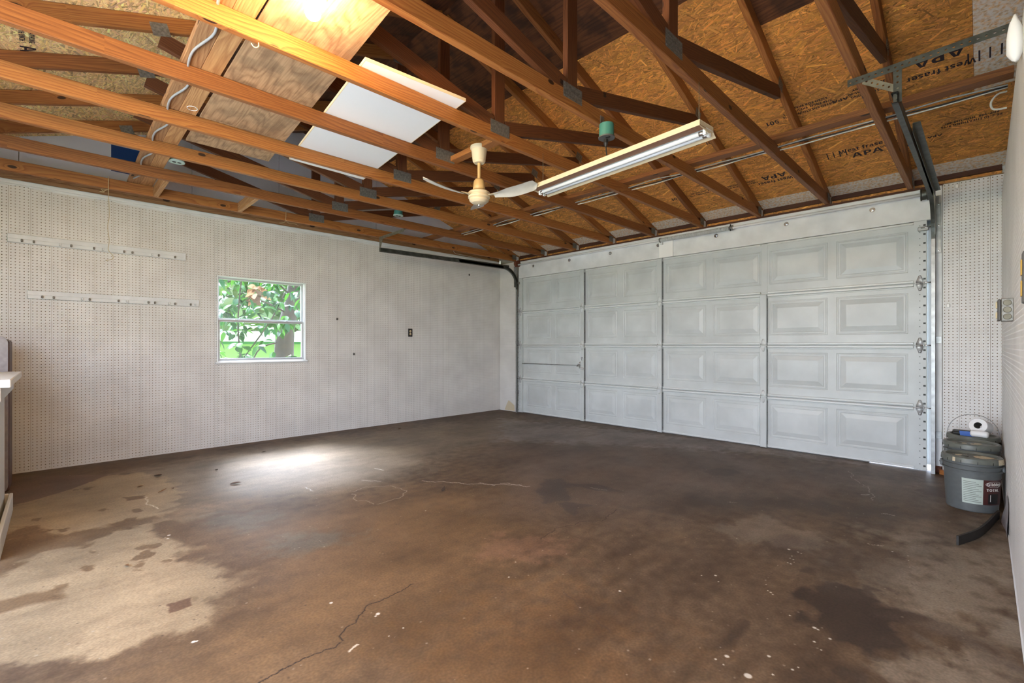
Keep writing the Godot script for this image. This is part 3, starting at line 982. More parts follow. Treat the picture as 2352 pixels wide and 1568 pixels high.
func build_walls() -> void:
	var rows := 95
	# left wall: studs and sheathing behind, strips of pegboard in front, a hole for the window
	var wl := thing("wall_left", "white grooved pegboard wall with the window", "wall", Vector3.ZERO, "", "structure")
	var oz0 := 4.0786
	var oz1 := 3.1642
	var oy0 := 0.896
	var oy1 := 1.81
	for b in [[Vector3(-0.13, 0, -0.13), Vector3(-0.105, 2.455, oz1)], [Vector3(-0.13, 0, oz0), Vector3(-0.105, 2.455, 6.56)], [Vector3(-0.13, 0, oz1), Vector3(-0.105, oy0, oz0)], [Vector3(-0.13, oy1, oz1), Vector3(-0.105, 2.455, oz0)]]:
		part("sheathing", span(b[0], b[1]), M.behind, wl)
	part("sole_plate", span(Vector3(-0.104, 0, 0.0), Vector3(-0.008, 0.038, 6.44)), M.behind, wl)
	part("head_plate", span(Vector3(-0.104, 2.418, 0.0), Vector3(-0.013, 2.456, 6.44)), M.behind, wl)
	for i in 17:
		var sz := 0.02 + i * 0.4
		if sz > oz1 - 0.03 and sz < oz0:
			part("cripple_stud", span(Vector3(-0.104, 0.038, sz), Vector3(-0.008, oy0 - 0.02, sz + 0.038)), M.behind, wl)
			part("cripple_stud", span(Vector3(-0.104, oy1 + 0.02, sz), Vector3(-0.008, 2.418, sz + 0.038)), M.behind, wl)
		else:
			part("stud", span(Vector3(-0.104, 0.038, sz), Vector3(-0.008, 2.418, sz + 0.038)), M.behind, wl)
	part("siding", span(Vector3(-0.15, 0, -0.13), Vector3(-0.131, oy0, 6.56)), M.siding, wl)
	part("siding", span(Vector3(-0.15, oy1, -0.13), Vector3(-0.131, 2.6, 6.56)), M.siding, wl)
	part("siding", span(Vector3(-0.15, oy0, -0.13), Vector3(-0.131, oy1, oz1)), M.siding, wl)
	part("siding", span(Vector3(-0.15, oy0, oz0), Vector3(-0.131, oy1, 6.56)), M.siding, wl)
	# columns are counted from the seam at z = 4.104, towards the door
	var face := Basis(Vector3(0, 0, -1), Vector3(0, 1, 0), Vector3(1, 0, 0))
	var col := -96
	var k := 0
	while 4.104 - col * IN > 0.02:
		var n: int = GROOVES[k % 9]
		k += 1
		var first := col
		col += n
		var last := mini(col, 162)
		if 4.104 - first * IN > 6.43 or last <= first:
			continue
		var c0 := clampi(first, 1, 37)
		var c1 := clampi(last, 1, 37)
		for piece in ([[first, last, 0, rows]] if c1 <= c0 else [[first, c0, 0, rows], [c0, c1, 0, 35], [c0, c1, 71, rows], [c1, last, 0, rows]]):
			if piece[1] <= piece[0]:
				continue
			var foot := 0.008 if piece[2] == 0 else 0.0
			part("plank", plank_mesh(piece[1] - piece[0], piece[3] - piece[2], foot), M.peg, wl, Transform3D(face, Vector3(0, piece[2] * IN + (0.0 if piece[2] == 0 else 0.008), 4.104 - piece[0] * IN)))
	# front wall either side of the garage door
	var wf := thing("wall_front", "garage door wall with white pegboard ends, header beam and jambs", "wall", Vector3.ZERO, "", "structure")
	for b in [[-0.13, 0.39], [5.445, 5.9]]:
		part("sheathing", span(Vector3(b[0], 0, -0.13), Vector3(b[1], 2.43, -0.105)), M.behind, wf)
		part("head_plate", span(Vector3(b[0], 2.425, -0.104), Vector3(b[1], 2.43, -0.006)), M.behind, wf)
		part("stud", span(Vector3(b[1] - 0.06, 0, -0.104), Vector3(b[1] - 0.022, 2.424, -0.008)), M.behind, wf)
	var x := 0.006
	for n in [4, 5, 6]:
		part("plank", plank_mesh(n, rows), M.peg, wf, Transform3D(Basis(), Vector3(x, 0, 0)))
		x += n * IN
	x = 5.444
	for n in [4, 7, 3]:
		part("plank", plank_mesh(n, rows), M.peg, wf, Transform3D(Basis(), Vector3(x, 0, 0)))
		x += n * IN
	part("jamb", span(Vector3(0.392, 0, -0.13), Vector3(0.436, 2.415, 0.012), 0.003), M.white, wf)
	part("jamb", span(Vector3(5.374, 0.06, -0.13), Vector3(5.442, 2.415, 0.010), 0.003), M.white, wf)
	part("jamb_foot", span(Vector3(5.38, 0, -0.12), Vector3(5.44, 0.058, -0.01), 0.004), M.rust, wf)
	var hd := part("header_beam", span(Vector3(0.436, 2.144, -0.10), Vector3(5.374, 2.412, 0.0), 0.004), M.white, wf)
	hd.set_meta("label", "white painted header beam over the garage door")
	for bxp in [0.768, 1.480, 2.175, 2.869, 3.573, 4.276, 4.975]:
		var st := begin(true)
		var side := 0
		for pr in [[Vector2(0, 0.003), Vector2(0.022, 0.003)], [Vector2(0.022, 0.003), Vector2(0.022, 0)], [Vector2(0, 0.014), Vector2(0.012, 0.014)], [Vector2(0.012, 0.014), Vector2(0.012, 0.003)], [Vector2(0, 0.024), Vector2(0.005, 0.024)], [Vector2(0.005, 0.024), Vector2(0.005, 0.014)]]:
			st.set_smooth_group(side)
			side += 1
			lathe(st, [pr[1], pr[0]], Vector3.ZERO, 6 if absf(pr[0].x - 0.012) < 0.001 else 14, Basis(Vector3(1, 0, 0), Vector3(0, 0, 1), Vector3(0, -1, 0)))
		part("bolt", done(st), M.chrome, wf, Transform3D(Basis(), Vector3(bxp, 2.307, 0.0)))
	part("door_stop", span(Vector3(0.436, 2.10, -0.09), Vector3(5.374, 2.143, -0.05)), M.white, wf)
	part("door_stop", span(Vector3(0.43, 0, -0.09), Vector3(0.47, 2.143, -0.05)), M.white, wf)
	part("door_stop", span(Vector3(5.343, 0.05, -0.09), Vector3(5.374, 2.143, -0.05)), M.white, wf)
	part("bearing_plate", span(Vector3(2.885, 2.144, 0.0), Vector3(3.066, 2.385, 0.014), 0.003), M.bright, wf)
	part("backing", span(Vector3(0.4, 2.412, -0.10), Vector3(5.45, 2.43, 0.0)), M.dark_wood, wf)
	# right wall, seen almost edge on
	var wr := thing("wall_right", "white pegboard wall along the right side", "wall", Vector3.ZERO, "", "structure")
	part("sheathing", span(Vector3(5.90, 0, -0.13), Vector3(5.93, 2.43, 5.56)), M.behind, wr)
	part("sheathing", span(Vector3(5.90, 2.06, 5.56), Vector3(5.93, 2.43, 6.44)), M.behind, wr)
	part("sheathing", span(Vector3(5.90, 0, 6.40), Vector3(5.93, 2.06, 6.56)), M.behind, wr)
	part("head_plate", span(Vector3(5.795, 2.26, 0.0), Vector3(5.899, 2.298, 6.44)), M.old_wood, wr)
	part("unseen_door_lining", span(Vector3(5.79, 0.0, 5.545), Vector3(5.899, 2.06, 5.559)), M.white, wr)  # unseen doorway, placed to send daylight onto the left wall
	part("unseen_door_lining", span(Vector3(5.79, 2.045, 5.56), Vector3(5.899, 2.059, 6.40)), M.white, wr)
	for i in 14:
		part("stud", span(Vector3(5.795, 0, 0.02 + i * 0.4), Vector3(5.899, 2.259, 0.058 + i * 0.4)), M.behind, wr)
	var face_r := Basis(Vector3(0, 0, 1), Vector3(0, 1, 0), Vector3(-1, 0, 0))
	var z := 0.01
	k = 3
	while z < 3.9:
		var n: int = GROOVES[k % 9]
		k += 1
		part("plank", plank_mesh(n, 88), M.peg, wr, Transform3D(face_r, Vector3(WIDE, 0.02, z)))
		z += n * IN
	part("sheet", span(Vector3(WIDE, 0.02, z + 0.002), Vector3(WIDE + 0.005, 2.25, 5.55), 0.0), M.peg, wr)
	part("sheet", span(Vector3(WIDE, 2.06, 5.552), Vector3(WIDE + 0.005, 2.25, 6.44), 0.0), M.peg, wr)
	part("curb", span(Vector3(WIDE - 0.004, 0, 0.02), Vector3(WIDE + 0.012, 0.02, 5.55), 0.003), M.white, wr)
	# back wall behind the camera, unseen, its wide opening placed to light the room
	var wb := thing("wall_back", "unseen white wall behind the camera, its wide opening placed to let daylight in", "wall", Vector3.ZERO, "", "structure")
	part("wall_face", span(Vector3(-0.13, 0, DEEP), Vector3(2.3, 2.43, DEEP + 0.12)), M.white, wb)
	part("wall_face", span(Vector3(5.62, 0, DEEP), Vector3(5.93, 2.43, DEEP + 0.12)), M.white, wb)
	part("lintel", span(Vector3(2.3, 2.25, DEEP), Vector3(5.62, 2.43, DEEP + 0.12)), M.white, wb)
	# trim along the head of the left wall, with the torn paper edge under it
	var tr := thing("trim_1", "white painted strip along the top of the left pegboard wall", "trim", Vector3.ZERO, "", "structure")
	part("strip", span(Vector3(-0.012, 2.421, 0.02), Vector3(0.016, 2.456, 6.43), 0.003), M.white, tr)
	var st2 := begin()
	var wave := noise(77, 1.3, 3)
	var steps := 150
	for i in steps:
		var z0 := 0.02 + 6.4 * i / steps
		var z1 := 0.02 + 6.4 * (i + 1) / steps
		var p := [wave.get_noise_1d(z0 * 3.0), wave.get_noise_1d(z1 * 3.0)]
		quad(st2, Vector3(0.004, 2.424, z0), Vector3(0.004, 2.424, z1), Vector3(0.010 + 0.006 * p[1], 2.402 + 0.012 * p[1], z1), Vector3(0.010 + 0.006 * p[0], 2.402 + 0.012 * p[0], z0), Vector3.RIGHT)
	part("torn_paper", done(st2), M.white, tr)


# ---------------------------------------------------------------- the window in the left wall
func build_window() -> void:
	var w := thing("window_1", "white framed sash window looking onto leafy trees", "window", Vector3.ZERO, "", "structure")
	var z0 := 3.163
	var z1 := 4.088
	var y0 := 0.893
	var y1 := 1.818
	# lining and narrow casing
	part("lining", span(Vector3(-0.13, y1 - 0.012, z0), Vector3(0.008, y1, z1), 0.002), M.frame, w)
	part("lining", span(Vector3(-0.13, y0, z0), Vector3(0.004, y0 + 0.014, z1), 0.002), M.frame, w)
	part("lining", span(Vector3(-0.13, y0, z0), Vector3(0.006, y1, z0 + 0.014), 0.002), M.frame, w)
	part("lining", span(Vector3(-0.13, y0, z1 - 0.014), Vector3(0.006, y1, z1), 0.002), M.frame, w)
	part("sill", span(Vector3(-0.02, y0 - 0.016, z0 - 0.012), Vector3(0.03, y0 + 0.004, z1 + 0.012), 0.005), M.white, w)
	# two aluminium sashes, the upper one set further out
	for s in [[1.345, 1.806, -0.075, 0.022], [0.907, 1.352, -0.045, 0.026]]:
		var sash := Node3D.new()
		sash.name = "sash"
		w.add_child(sash, true)
		var a: float = s[0]
		var b: float = s[1]
		var x: float = s[2]
		var f: float = s[3]
		part("rail", span(Vector3(x - 0.012, a, z0 + 0.014), Vector3(x + 0.012, a + f, z1 - 0.014), 0.002), M.aluminium, sash)
		part("rail", span(Vector3(x - 0.012, b - f, z0 + 0.014), Vector3(x + 0.012, b, z1 - 0.014), 0.002), M.aluminium, sash)
		part("stile", span(Vector3(x - 0.012, a + f, z0 + 0.014), Vector3(x + 0.012, b - f, z0 + 0.014 + f), 0.002), M.aluminium, sash)
		part("stile", span(Vector3(x - 0.012, a + f, z1 - 0.014 - f), Vector3(x + 0.012, b - f, z1 - 0.014), 0.002), M.aluminium, sash)
		part("pane", span(Vector3(x - 0.002, a + f, z0 + 0.014 + f), Vector3(x + 0.002, b - f, z1 - 0.014 - f)), M.glass, sash)
	for z in [3.36, 3.88]:
		part("latch", span(Vector3(-0.034, 1.348, z), Vector3(-0.018, 1.358, z + 0.03), 0.002), M.aluminium, w)
	part("track", span(Vector3(-0.03, y0 + 0.014, z0 + 0.014), Vector3(-0.014, y1 - 0.012, z0 + 0.022), 0.001), M.aluminium, w)
	part("track", span(Vector3(-0.03, y0 + 0.014, z1 - 0.022), Vector3(-0.014, y1 - 0.012, z1 - 0.014), 0.001), M.aluminium, w)


# ---------------------------------------------------------------- roof boards and gable
# a board on a roof slope between z0 and z1 and x0 and x1; its underside is the deck plane
func deck_y(z: float) -> float:
	return DECK_Y + PITCH * (RIDGE_Z - absf(z - RIDGE_Z))


func deck_sheet(x0: float, x1: float, z0: float, z1: float, thick := 0.012) -> ArrayMesh:
	var st := begin()
	var o := Vector2(rng.randf() * 2.0, rng.randf() * 2.0)
	var a := [Vector3(x0, deck_y(z0), z0), Vector3(x1, deck_y(z0), z0), Vector3(x1, deck_y(z1), z1), Vector3(x0, deck_y(z1), z1)]
	var up := Vector3(0, thick, 0)
	var uv := []
	for p in a:
		uv.append(Vector2(p.x, p.z * 1.054) + o)
	quad(st, a[0], a[1], a[2], a[3], Vector3.DOWN, uv[0], uv[1], uv[2], uv[3])
	quad(st, a[0] + up, a[1] + up, a[2] + up, a[3] + up, Vector3.UP, uv[0], uv[1], uv[2], uv[3])
	var mid: Vector3 = (a[0] + a[2]) * 0.5
	for i in 4:
		var p: Vector3 = a[i]
		var q: Vector3 = a[(i + 1) % 4]
		quad(st, p, q, q + up, p + up, (p + q) * 0.5 - mid, Vector2(0, 0), Vector2(1, 0), Vector2(1, 0.01), Vector2(0, 0.01))
	return done(st)


# lettering on the underside of a roof board, as TextMesh lying in the slope; flip turns it upside down
func stamp(text: String, size: float, at: Vector3, flip: bool, parent: Node, squeeze := 1.0) -> void:
	var t := TextMesh.new()
	t.text = text
	var f := SystemFont.new()
	f.font_names = PackedStringArray(["Droid Sans"])
	f.font_weight = 700
	t.font = f
	t.font_size = 32
	t.pixel_size = size / 32.0
	t.depth = 0.0008
	t.curve_step = 2.0
	var back_slope := at.z > RIDGE_Z
	var up := Vector3(0, -PITCH, -1).normalized()      # letters' up: away from the viewer's foot, towards the eave
	if back_slope:
		up = Vector3(0, -PITCH, 1).normalized()
	var along := Vector3(1, 0, 0) if not back_slope else Vector3(-1, 0, 0)
	if not flip:
		up = -up
	# seen from below the normal points down
	var n := Vector3(0, -1, PITCH).normalized() if not back_slope else Vector3(0, -1, -PITCH).normalized()
	along = up.cross(n).normalized()
	part("print", t, M.ink, parent, Transform3D(Basis(along * squeeze, up, n), Vector3(at.x, deck_y(at.z), at.z) + n * 0.0012))


func build_roof() -> void:
	var c := thing("ceiling", "underside of the pitched roof of strand board and old plywood", "ceiling", Vector3.ZERO, "", "structure")
	var g := 0.0015
	var printed := []
	# door side, from the eave up
	part("strand_board", deck_sheet(-0.10, 2.0, 0.08, 0.798 - g), M.osb, c)
	printed.append(part("strand_board", deck_sheet(2.0 + g, 4.44, 0.08, 0.798 - g), M.osb, c))
	printed.append(part("strand_board", deck_sheet(4.44 + g, 5.92, 0.08, 0.798 - g), M.osb, c))
	part("misted_board", deck_sheet(-0.10, 2.9, -0.11, 0.08 - g), M.osb_misted, c)
	part("misted_board", deck_sheet(2.9 + g, 5.92, -0.11, 0.08 - g), M.osb_misted, c)
	part("strand_board", deck_sheet(-0.10, 3.2, 0.798, 1.955 - g), M.osb, c)
	printed.append(part("strand_board", deck_sheet(3.2 + g, 5.64, 0.798, 1.955 - g), M.osb, c))
	part("misted_board", deck_sheet(5.64 + g, 5.92, 0.798, 1.955 - g), M.osb_misted, c)
	part("strand_board", deck_sheet(-0.10, 2.2, 1.955, 2.35 - g), M.osb, c)
	part("strand_board", deck_sheet(2.2 + g, 4.64, 1.955, 2.35 - g), M.osb, c)
	part("plywood_board", deck_sheet(4.64 + g, 5.92, 1.955, 2.35 - g), M.ply_dark, c)
	part("plywood_board", deck_sheet(-0.10, 1.8, 2.35, RIDGE_Z), M.ply_dark, c)
	part("plywood_board", deck_sheet(1.8 + g, 4.2, 2.35, RIDGE_Z), M.ply_dark, c)
	part("plywood_board", deck_sheet(4.2 + g, 5.92, 2.35, RIDGE_Z), M.ply_dark, c)
	# yard side
	part("plywood_board", deck_sheet(-0.10, 2.4, RIDGE_Z, 4.42), M.ply_dark, c)
	part("plywood_board", deck_sheet(2.4 + g, 5.92, RIDGE_Z, 4.42), M.ply_dark, c)
	part("strand_board", deck_sheet(-0.10, 1.2, 4.42 + g, 5.58), M.osb_pale, c)
	printed.append(part("strand_board", deck_sheet(1.2 + g, 3.64, 4.42 + g, 5.58), M.osb_pale, c))
	part("strand_board", deck_sheet(3.64 + g, 5.92, 4.42 + g, 5.58), M.osb_pale, c)
	part("strand_board", deck_sheet(-0.10, 2.4, 5.58 + g, 6.75), M.osb_pale, c)
	part("strand_board", deck_sheet(2.4 + g, 5.92, 5.58 + g, 6.75), M.osb_pale, c)
	# roofing over the boards
	for s in [[-0.45, RIDGE_Z + 0.02], [RIDGE_Z - 0.02, 6.85]]:
		var st := begin()
		var a := Vector3(-0.4, deck_y(s[0]) + 0.016, s[0])
		var b := Vector3(6.2, deck_y(s[1]) + 0.016, s[1])
		var q := [Vector3(a.x, a.y, a.z), Vector3(b.x, a.y, a.z), Vector3(b.x, b.y, b.z), Vector3(a.x, b.y, b.z)]
		quad(st, q[0], q[1], q[2], q[3], Vector3.DOWN)
		quad(st, q[0] + Vector3.UP * 0.02, q[1] + Vector3.UP * 0.02, q[2] + Vector3.UP * 0.02, q[3] + Vector3.UP * 0.02, Vector3.UP)
		part("roofing", done(st), M.shingle, c)
	# mill stamps
	var p0: Node = printed[2]
	stamp("West fraser", 0.062, Vector3(5.48, 0, 1.085), true, p0)
	stamp("APA", 0.105, Vector3(5.48, 0, 1.20), true, p0, 1.25)
	stamp("||||", 0.09, Vector3(5.69, 0, 1.10), true, p0)
	stamp("501", 0.06, Vector3(4.46, 0, 1.08), true, p0)
	stamp("RATED SHEATHING 24/16\n7/16 INCH  EXPOSURE 1\nSIZED FOR SPACING", 0.03, Vector3(4.72, 0, 1.13), true, p0)
	stamp("APA", 0.04, Vector3(4.93, 0, 1.10), true, p0, 1.3)
	stamp("PS 2-10 SHEATHING\nPRP-108  HUD-UM-40\n15/32 CATEGORY", 0.03, Vector3(5.13, 0, 1.12), true, p0)
	stamp("PS 2-10 SHEATHING\nPRP-108 7/16", 0.03, Vector3(3.72, 0, 1.12), true, p0)
	stamp("501", 0.05, Vector3(3.95, 0, 1.08), true, p0)
	var p1: Node = printed[1]
	stamp("West fraser", 0.058, Vector3(4.98, 0, 0.52), false, p1)
	stamp("APA", 0.085, Vector3(5.0, 0, 0.44), false, p1, 1.3)
	stamp("||||", 0.08, Vector3(4.80, 0, 0.51), false, p1)
	stamp("APA", 0.035, Vector3(5.42, 0, 0.44), true, p1, 1.3)
	stamp("SHEATHING\n24/16\nSIZED FOR SPACING\nEXPOSURE 1", 0.028, Vector3(5.22, 0, 0.45), true, p1)
	stamp("PS 2-10 SHEATHING 7/16\nPRP-108  HUD-UM-40C", 0.028, Vector3(5.62, 0, 0.53), true, p1)
	var p2: Node = printed[0]
	stamp("West fraser", 0.055, Vector3(4.27, 0, 0.345), true, p2)
	stamp("APA", 0.085, Vector3(4.28, 0, 0.415), true, p2, 1.3)
	stamp("SHEATHING 24/16 7/16\nSIZED FOR SPACING", 0.028, Vector3(3.98, 0, 0.40), true, p2)
	stamp("101", 0.06, Vector3(3.30, 0, 0.42), true, p2)
	stamp("PS 2-10 SHEATHING 7/16\nPRP-108  HUD-UM-40C", 0.028, Vector3(3.62, 0, 0.42), true, p2)
	var p3: Node = printed[3]
	stamp("APA", 0.10, Vector3(1.55, 0, 5.42), false, p3, 1.2)
	stamp("THE E\nWEST F", 0.045, Vector3(1.50, 0, 5.30), false, p3)
	stamp("RATED SHEATHING\n24/16  7/16 INCH", 0.035, Vector3(1.86, 0, 5.42), false, p3)
	# blocking between the truss heels over the door
	for i in 9:
		var x0 := 5.237 - i * 0.6096 + 0.022
		var x1 := minf(x0 + 0.5656, 5.79)
		part("blocking", span(Vector3(x0, 2.478, -0.115), Vector3(x1, 2.522, -0.085), 0.002), M.dark_wood, c)
		part("soffit_board", span(Vector3(x0, 2.40, -0.112), Vector3(x1, 2.477, -0.10), 0.0), M.osb, c)
	part("fascia", span(Vector3(-0.1, 2.30, -0.14), Vector3(5.92, 2.60, -0.118)), M.siding, c)
	part("fascia", span(Vector3(-0.1, 2.30, 6.46), Vector3(5.92, 2.60, 6.48)), M.siding, c)
	# gable over the left wall: plates, foil-faced foam sheets
	var gl := thing("wall_gable", "foil faced foam sheets closing the gable over the left wall", "wall", Vector3.ZERO, "", "structure")
	part("plate", board(Vector3(-0.045, 2.477, 0.0), Vector3(-0.045, 2.477, 6.44), Vector3.UP, 0.038, 0.089), M.old_wood, gl)
	part("plate", board(Vector3(-0.06, 2.516, 0.0), Vector3(-0.06, 2.516, 6.44), Vector3.UP, 0.038, 0.089), M.old_wood, gl)
	var edges := [0.0, 1.02, 2.24, 3.46, 4.30, 5.52, 6.40]
	for i in edges.size() - 1:
		var za: float = edges[i] + 0.002
		var zb: float = edges[i + 1] - 0.002
		var poly := PackedVector2Array([Vector2(za, 2.535), Vector2(zb, 2.535), Vector2(zb, deck_y(zb) - 0.002)])
		if za < RIDGE_Z and zb > RIDGE_Z:
			poly.append(Vector2(RIDGE_Z, deck_y(RIDGE_Z) - 0.002))
		poly.append(Vector2(za, deck_y(za) - 0.002))
		part("foam_sheet", prism(poly, 0.02), M.foam, gl, Transform3D(Basis(Vector3(0, 0, 1), Vector3(0, 1, 0), Vector3(-1, 0, 0)), Vector3(-0.03, 0, 0)))
	var bl := part("printed_patch", span(Vector3(-0.0195, 2.70, 4.645), Vector3(-0.0185, 2.945, 4.93)), M.blue, gl)
	bl.set_meta("label", "dark blue printed patch on the foam sheet")
	part("gable_siding", prism(PackedVector2Array([Vector2(-0.1, 2.5), Vector2(6.5, 2.5), Vector2(RIDGE_Z, deck_y(RIDGE_Z) + 0.01)]), 0.02), M.siding, gl, Transform3D(Basis(Vector3(0, 0, 1), Vector3(0, 1, 0), Vector3(-1, 0, 0)), Vector3(-0.14, 0, 0)))
	part("gable_siding", prism(PackedVector2Array([Vector2(-0.1, 2.43), Vector2(6.5, 2.43), Vector2(6.5, 2.5), Vector2(RIDGE_Z, deck_y(RIDGE_Z) + 0.01), Vector2(-0.1, 2.5)]), 0.02), M.dark_wood, gl, Transform3D(Basis(Vector3(0, 0, 1), Vector3(0, 1, 0), Vector3(-1, 0, 0)), Vector3(5.92, 0, 0)))


# ---------------------------------------------------------------- trusses
const TRUSS_LABELS := [
	"timber roof truss nearest the right wall, carrying the perforated hanger angle",
	"timber roof truss above the right end of the fluorescent light",
	"timber roof truss with the green electrical box under its bottom chord",
	"timber roof truss above the left end of the fluorescent light, brass hook under it",
	"timber roof truss just beyond the ceiling fan",
	"fourth timber roof truss from the left pegboard wall",
	"third timber roof truss from the left pegboard wall",
	"second timber roof truss from the left wall, joined by two short blocks",
	"timber roof truss closest to the left pegboard wall, twine tied over it",
]


func truss_x(i: int) -> float:
	return 5.237 - i * 0.6096


func plate_mesh(w: float, h: float) -> ArrayMesh:
	# toothed metal connector plate: a thin sheet with rows of punched teeth
	var st := begin()
	bx(st, Vector3.ZERO, Vector3(0.0015, h, w))
	var nz := int(w / 0.016)
	var ny := int(h / 0.016)
	for a in nz:
		for b in ny:
			bx(st, Vector3(0.0012, (b + 0.5) * h / ny - h * 0.5, (a + 0.5) * w / nz - w * 0.5), Vector3(0.003, 0.0035, 0.009))
	return done(st)


func build_trusses() -> void:
	var big := plate_mesh(0.17, 0.085)
	var small := plate_mesh(0.09, 0.075)
	for i in 9:
		var x := truss_x(i)
		var t := thing("roof_truss", TRUSS_LABELS[i], "truss", Vector3(x, PLATE, 0.0), "timber roof trusses")
		var w: Material = M.wood[i % 3]
		var y := func(v: float) -> float: return v - PLATE
		part("bottom_chord", board(Vector3(0, 0.0445, -0.07), Vector3(0, 0.0445, 6.45), Vector3.UP, 0.089, 0.038, 0.003), w, t)
		# top chords hang just under the deck
		var off := 0.047
		for s in [-1.0, 1.0]:
			var ze: float = RIDGE_Z + s * 3.29
			var za: float = RIDGE_Z + s * 0.012
			part("top_chord", board(Vector3(0, y.call(deck_y(ze) - off - 0.002), ze), Vector3(0, y.call(deck_y(za) - off - 0.002), za), Vector3.UP, 0.089, 0.038, 0.003), M.wood[(i + 1) % 3], t)
			var zw: float = RIDGE_Z + s * 1.66
			var a := Vector3(0, 0.11, RIDGE_Z + s * 0.06)
			var b := Vector3(0, y.call(deck_y(zw) - 0.135), zw)
			part("web", board(a, b, Vector3.UP, 0.089, 0.036, 0.002), M.web, t)
			part("connector_plate", small, M.plate, t, Transform3D(Basis().rotated(Vector3.RIGHT, s * 0.3), Vector3(0.0205, y.call(deck_y(zw) - 0.085), zw)))
			part("heel_plate", small, M.plate, t, Transform3D(Basis(), Vector3(0.0205, 0.06, RIDGE_Z + s * 3.16)))
		part("king_post", board(Vector3(0, 0.09, RIDGE_Z), Vector3(0, y.call(deck_y(RIDGE_Z) - 0.13), RIDGE_Z), Vector3(0, 0, 1), 0.089, 0.036, 0.002), M.web, t)
		part("connector_plate", big, M.plate, t, Transform3D(Basis(), Vector3(0.0205, 0.085, RIDGE_Z)))
		part("connector_plate", big, M.plate, t, Transform3D(Basis(), Vector3(0.0205, y.call(deck_y(RIDGE_Z) - 0.11), RIDGE_Z)))
		# the end over the header was caught by the white paint
		part("painted_end", span(Vector3(-0.0197, -0.001, -0.071), Vector3(0.0197, 0.080, -0.010), 0.002), M.white, t)


# ---------------------------------------------------------------- boards, sheets and cables lying in the trusses
func build_attic_boards() -> void:
	var top := PLATE + 0.089
	solo("brace_board", board(Vector3(0.0, top + 0.019, 1.65), Vector3(5.80, top + 0.019, 1.65), Vector3(0, 0, 1), 0.089, 0.038), M.wood[1], "long brown brace board laid across all bottom chords near the door", "board")
	solo("walk_board", board(Vector3(0.06, top + 0.019, 4.800), Vector3(4.5, top + 0.019, 4.800), Vector3(0, 0, 1), 0.084, 0.036), M.old_wood, "greyish board across the chords with the grey cable under it", "board")
	var wk := thing("walk_board", "orange grained board beside the plywood, white chalk ring on it", "board", Vector3.ZERO)
	part("plank", board(Vector3(0.10, top + 0.019, 4.713), Vector3(4.3, top + 0.019, 4.713), Vector3(0, 0, 1), 0.088, 0.036), M.pale_wood, wk)
	var ring := []
	for k in 25:
		ring.append(Vector3(2.30 + 0.032 * cos(TAU * k / 24.0), top + 0.0005, 4.705 + 0.026 * sin(TAU * k / 24.0)))
	part("chalk_ring", piped(ring, 0.0022, 4), M.chalk, wk)
	# old plywood strip
	var poly := PackedVector2Array([Vector2(1.74, 4.105), Vector2(4.35, 4.305), Vector2(4.35, 4.664), Vector2(1.74, 4.645)])
	var flat := Basis(Vector3(1, 0, 0), Vector3(0, 0, 1), Vector3(0, -1, 0))
	solo("plywood_strip", prism(poly, 0.012), M.ply_grey, "weathered plywood strip laid on the bottom chords, lit by the bulb", "plywood", Transform3D(flat, Vector3(0, top + 0.0065, 0)))
	# white panel
	var wp := thing("white_panel", "white rectangular panel lying on the bottom chords above the fan", "panel", Vector3.ZERO)
	var c := [Vector2(3.488, 4.18), Vector2(3.535, 3.569), Vector2(1.889, 3.385), Vector2(1.903, 4.005)]
	part("sheet", prism(PackedVector2Array(c), 0.016), M.panel, wp, Transform3D(flat, Vector3(0, top + 0.0085, 0)))
	for k in 4:
		var a: Vector2 = c[k]
		var b: Vector2 = c[(k + 1) % 4]
		part("edge_strip", board(Vector3(a.x, top + 0.0085, a.y), Vector3(b.x, top + 0.0085, b.y), Vector3.UP, 0.0165, 0.004, 0.0), M.panel_edge, wp)
	# blocks between the two trusses by the left wall
	for z in [4.645, 3.965]:
		solo("block", board(Vector3(0.381, PLATE + 0.0445, z), Vector3(0.948, PLATE + 0.0445, z), Vector3.UP, 0.089, 0.038), M.pale_wood, "short pale block between the first two trusses, %s" % ("nearer the grey cable" if z > 4.2 else "nearer the window"), "block", Transform3D(), "short blocks by the left wall")
	# fan support
	solo("fan_block", span(Vector3(2.818, PLATE + 0.055, 3.075), Vector3(3.388, PLATE + 0.093, 3.143), 0.002), M.wood[0], "board between two chords carrying the ceiling fan", "board")
	# grey cable along the walk board, bowing out between trusses
	var pts := []
	for i in range(1, 8):
		var xa := truss_x(i)
		var zz := 4.80
		pts.append(Vector3(xa, top - 0.0075, zz + 0.012))
		pts.append(Vector3(xa - 0.2, top - 0.0075, zz - 0.022))
		pts.append(Vector3(xa - 0.42, top - 0.0075, zz + 0.02))
	solo("grey_cable", piped(curve(pts, 6), 0.0062, 6), M.grey_cable, "wavy grey cable fixed under the greyish board across the trusses", "cable")
	# cables along the brace
	for k in 3:
		var q := []
		var steps := 19
		for i in steps + 1:
			var x := 5.78 - i * (5.0 / steps)
			q.append(Vector3(x, top - 0.006 - 0.014 * absf(sin(x * 5.15 + k)) - k * 0.004, 1.594 - k * 0.024 + 0.006 * sin(x * 4.0 + k * 2.0)))
		solo("house_cable", piped(curve(q, 4), 0.0045, 6), [M.grey_cable, M.black, M.cable][k], ["grey cable running along the long brace board", "black cable running along the long brace board", "white cable sagging lowest under the long brace board"][k], "cable", Transform3D(), "cables along the brace board")


# ---------------------------------------------------------------- the sectional garage door
const STILES := [1.722, 2.8955, 4.0674]
const PANELS := [[0.61, 1.125], [1.202, 1.669], [1.79, 2.272], [2.364, 2.847], [2.957, 3.452], [3.531, 4.035], [4.113, 4.628], [4.698, 5.222]]


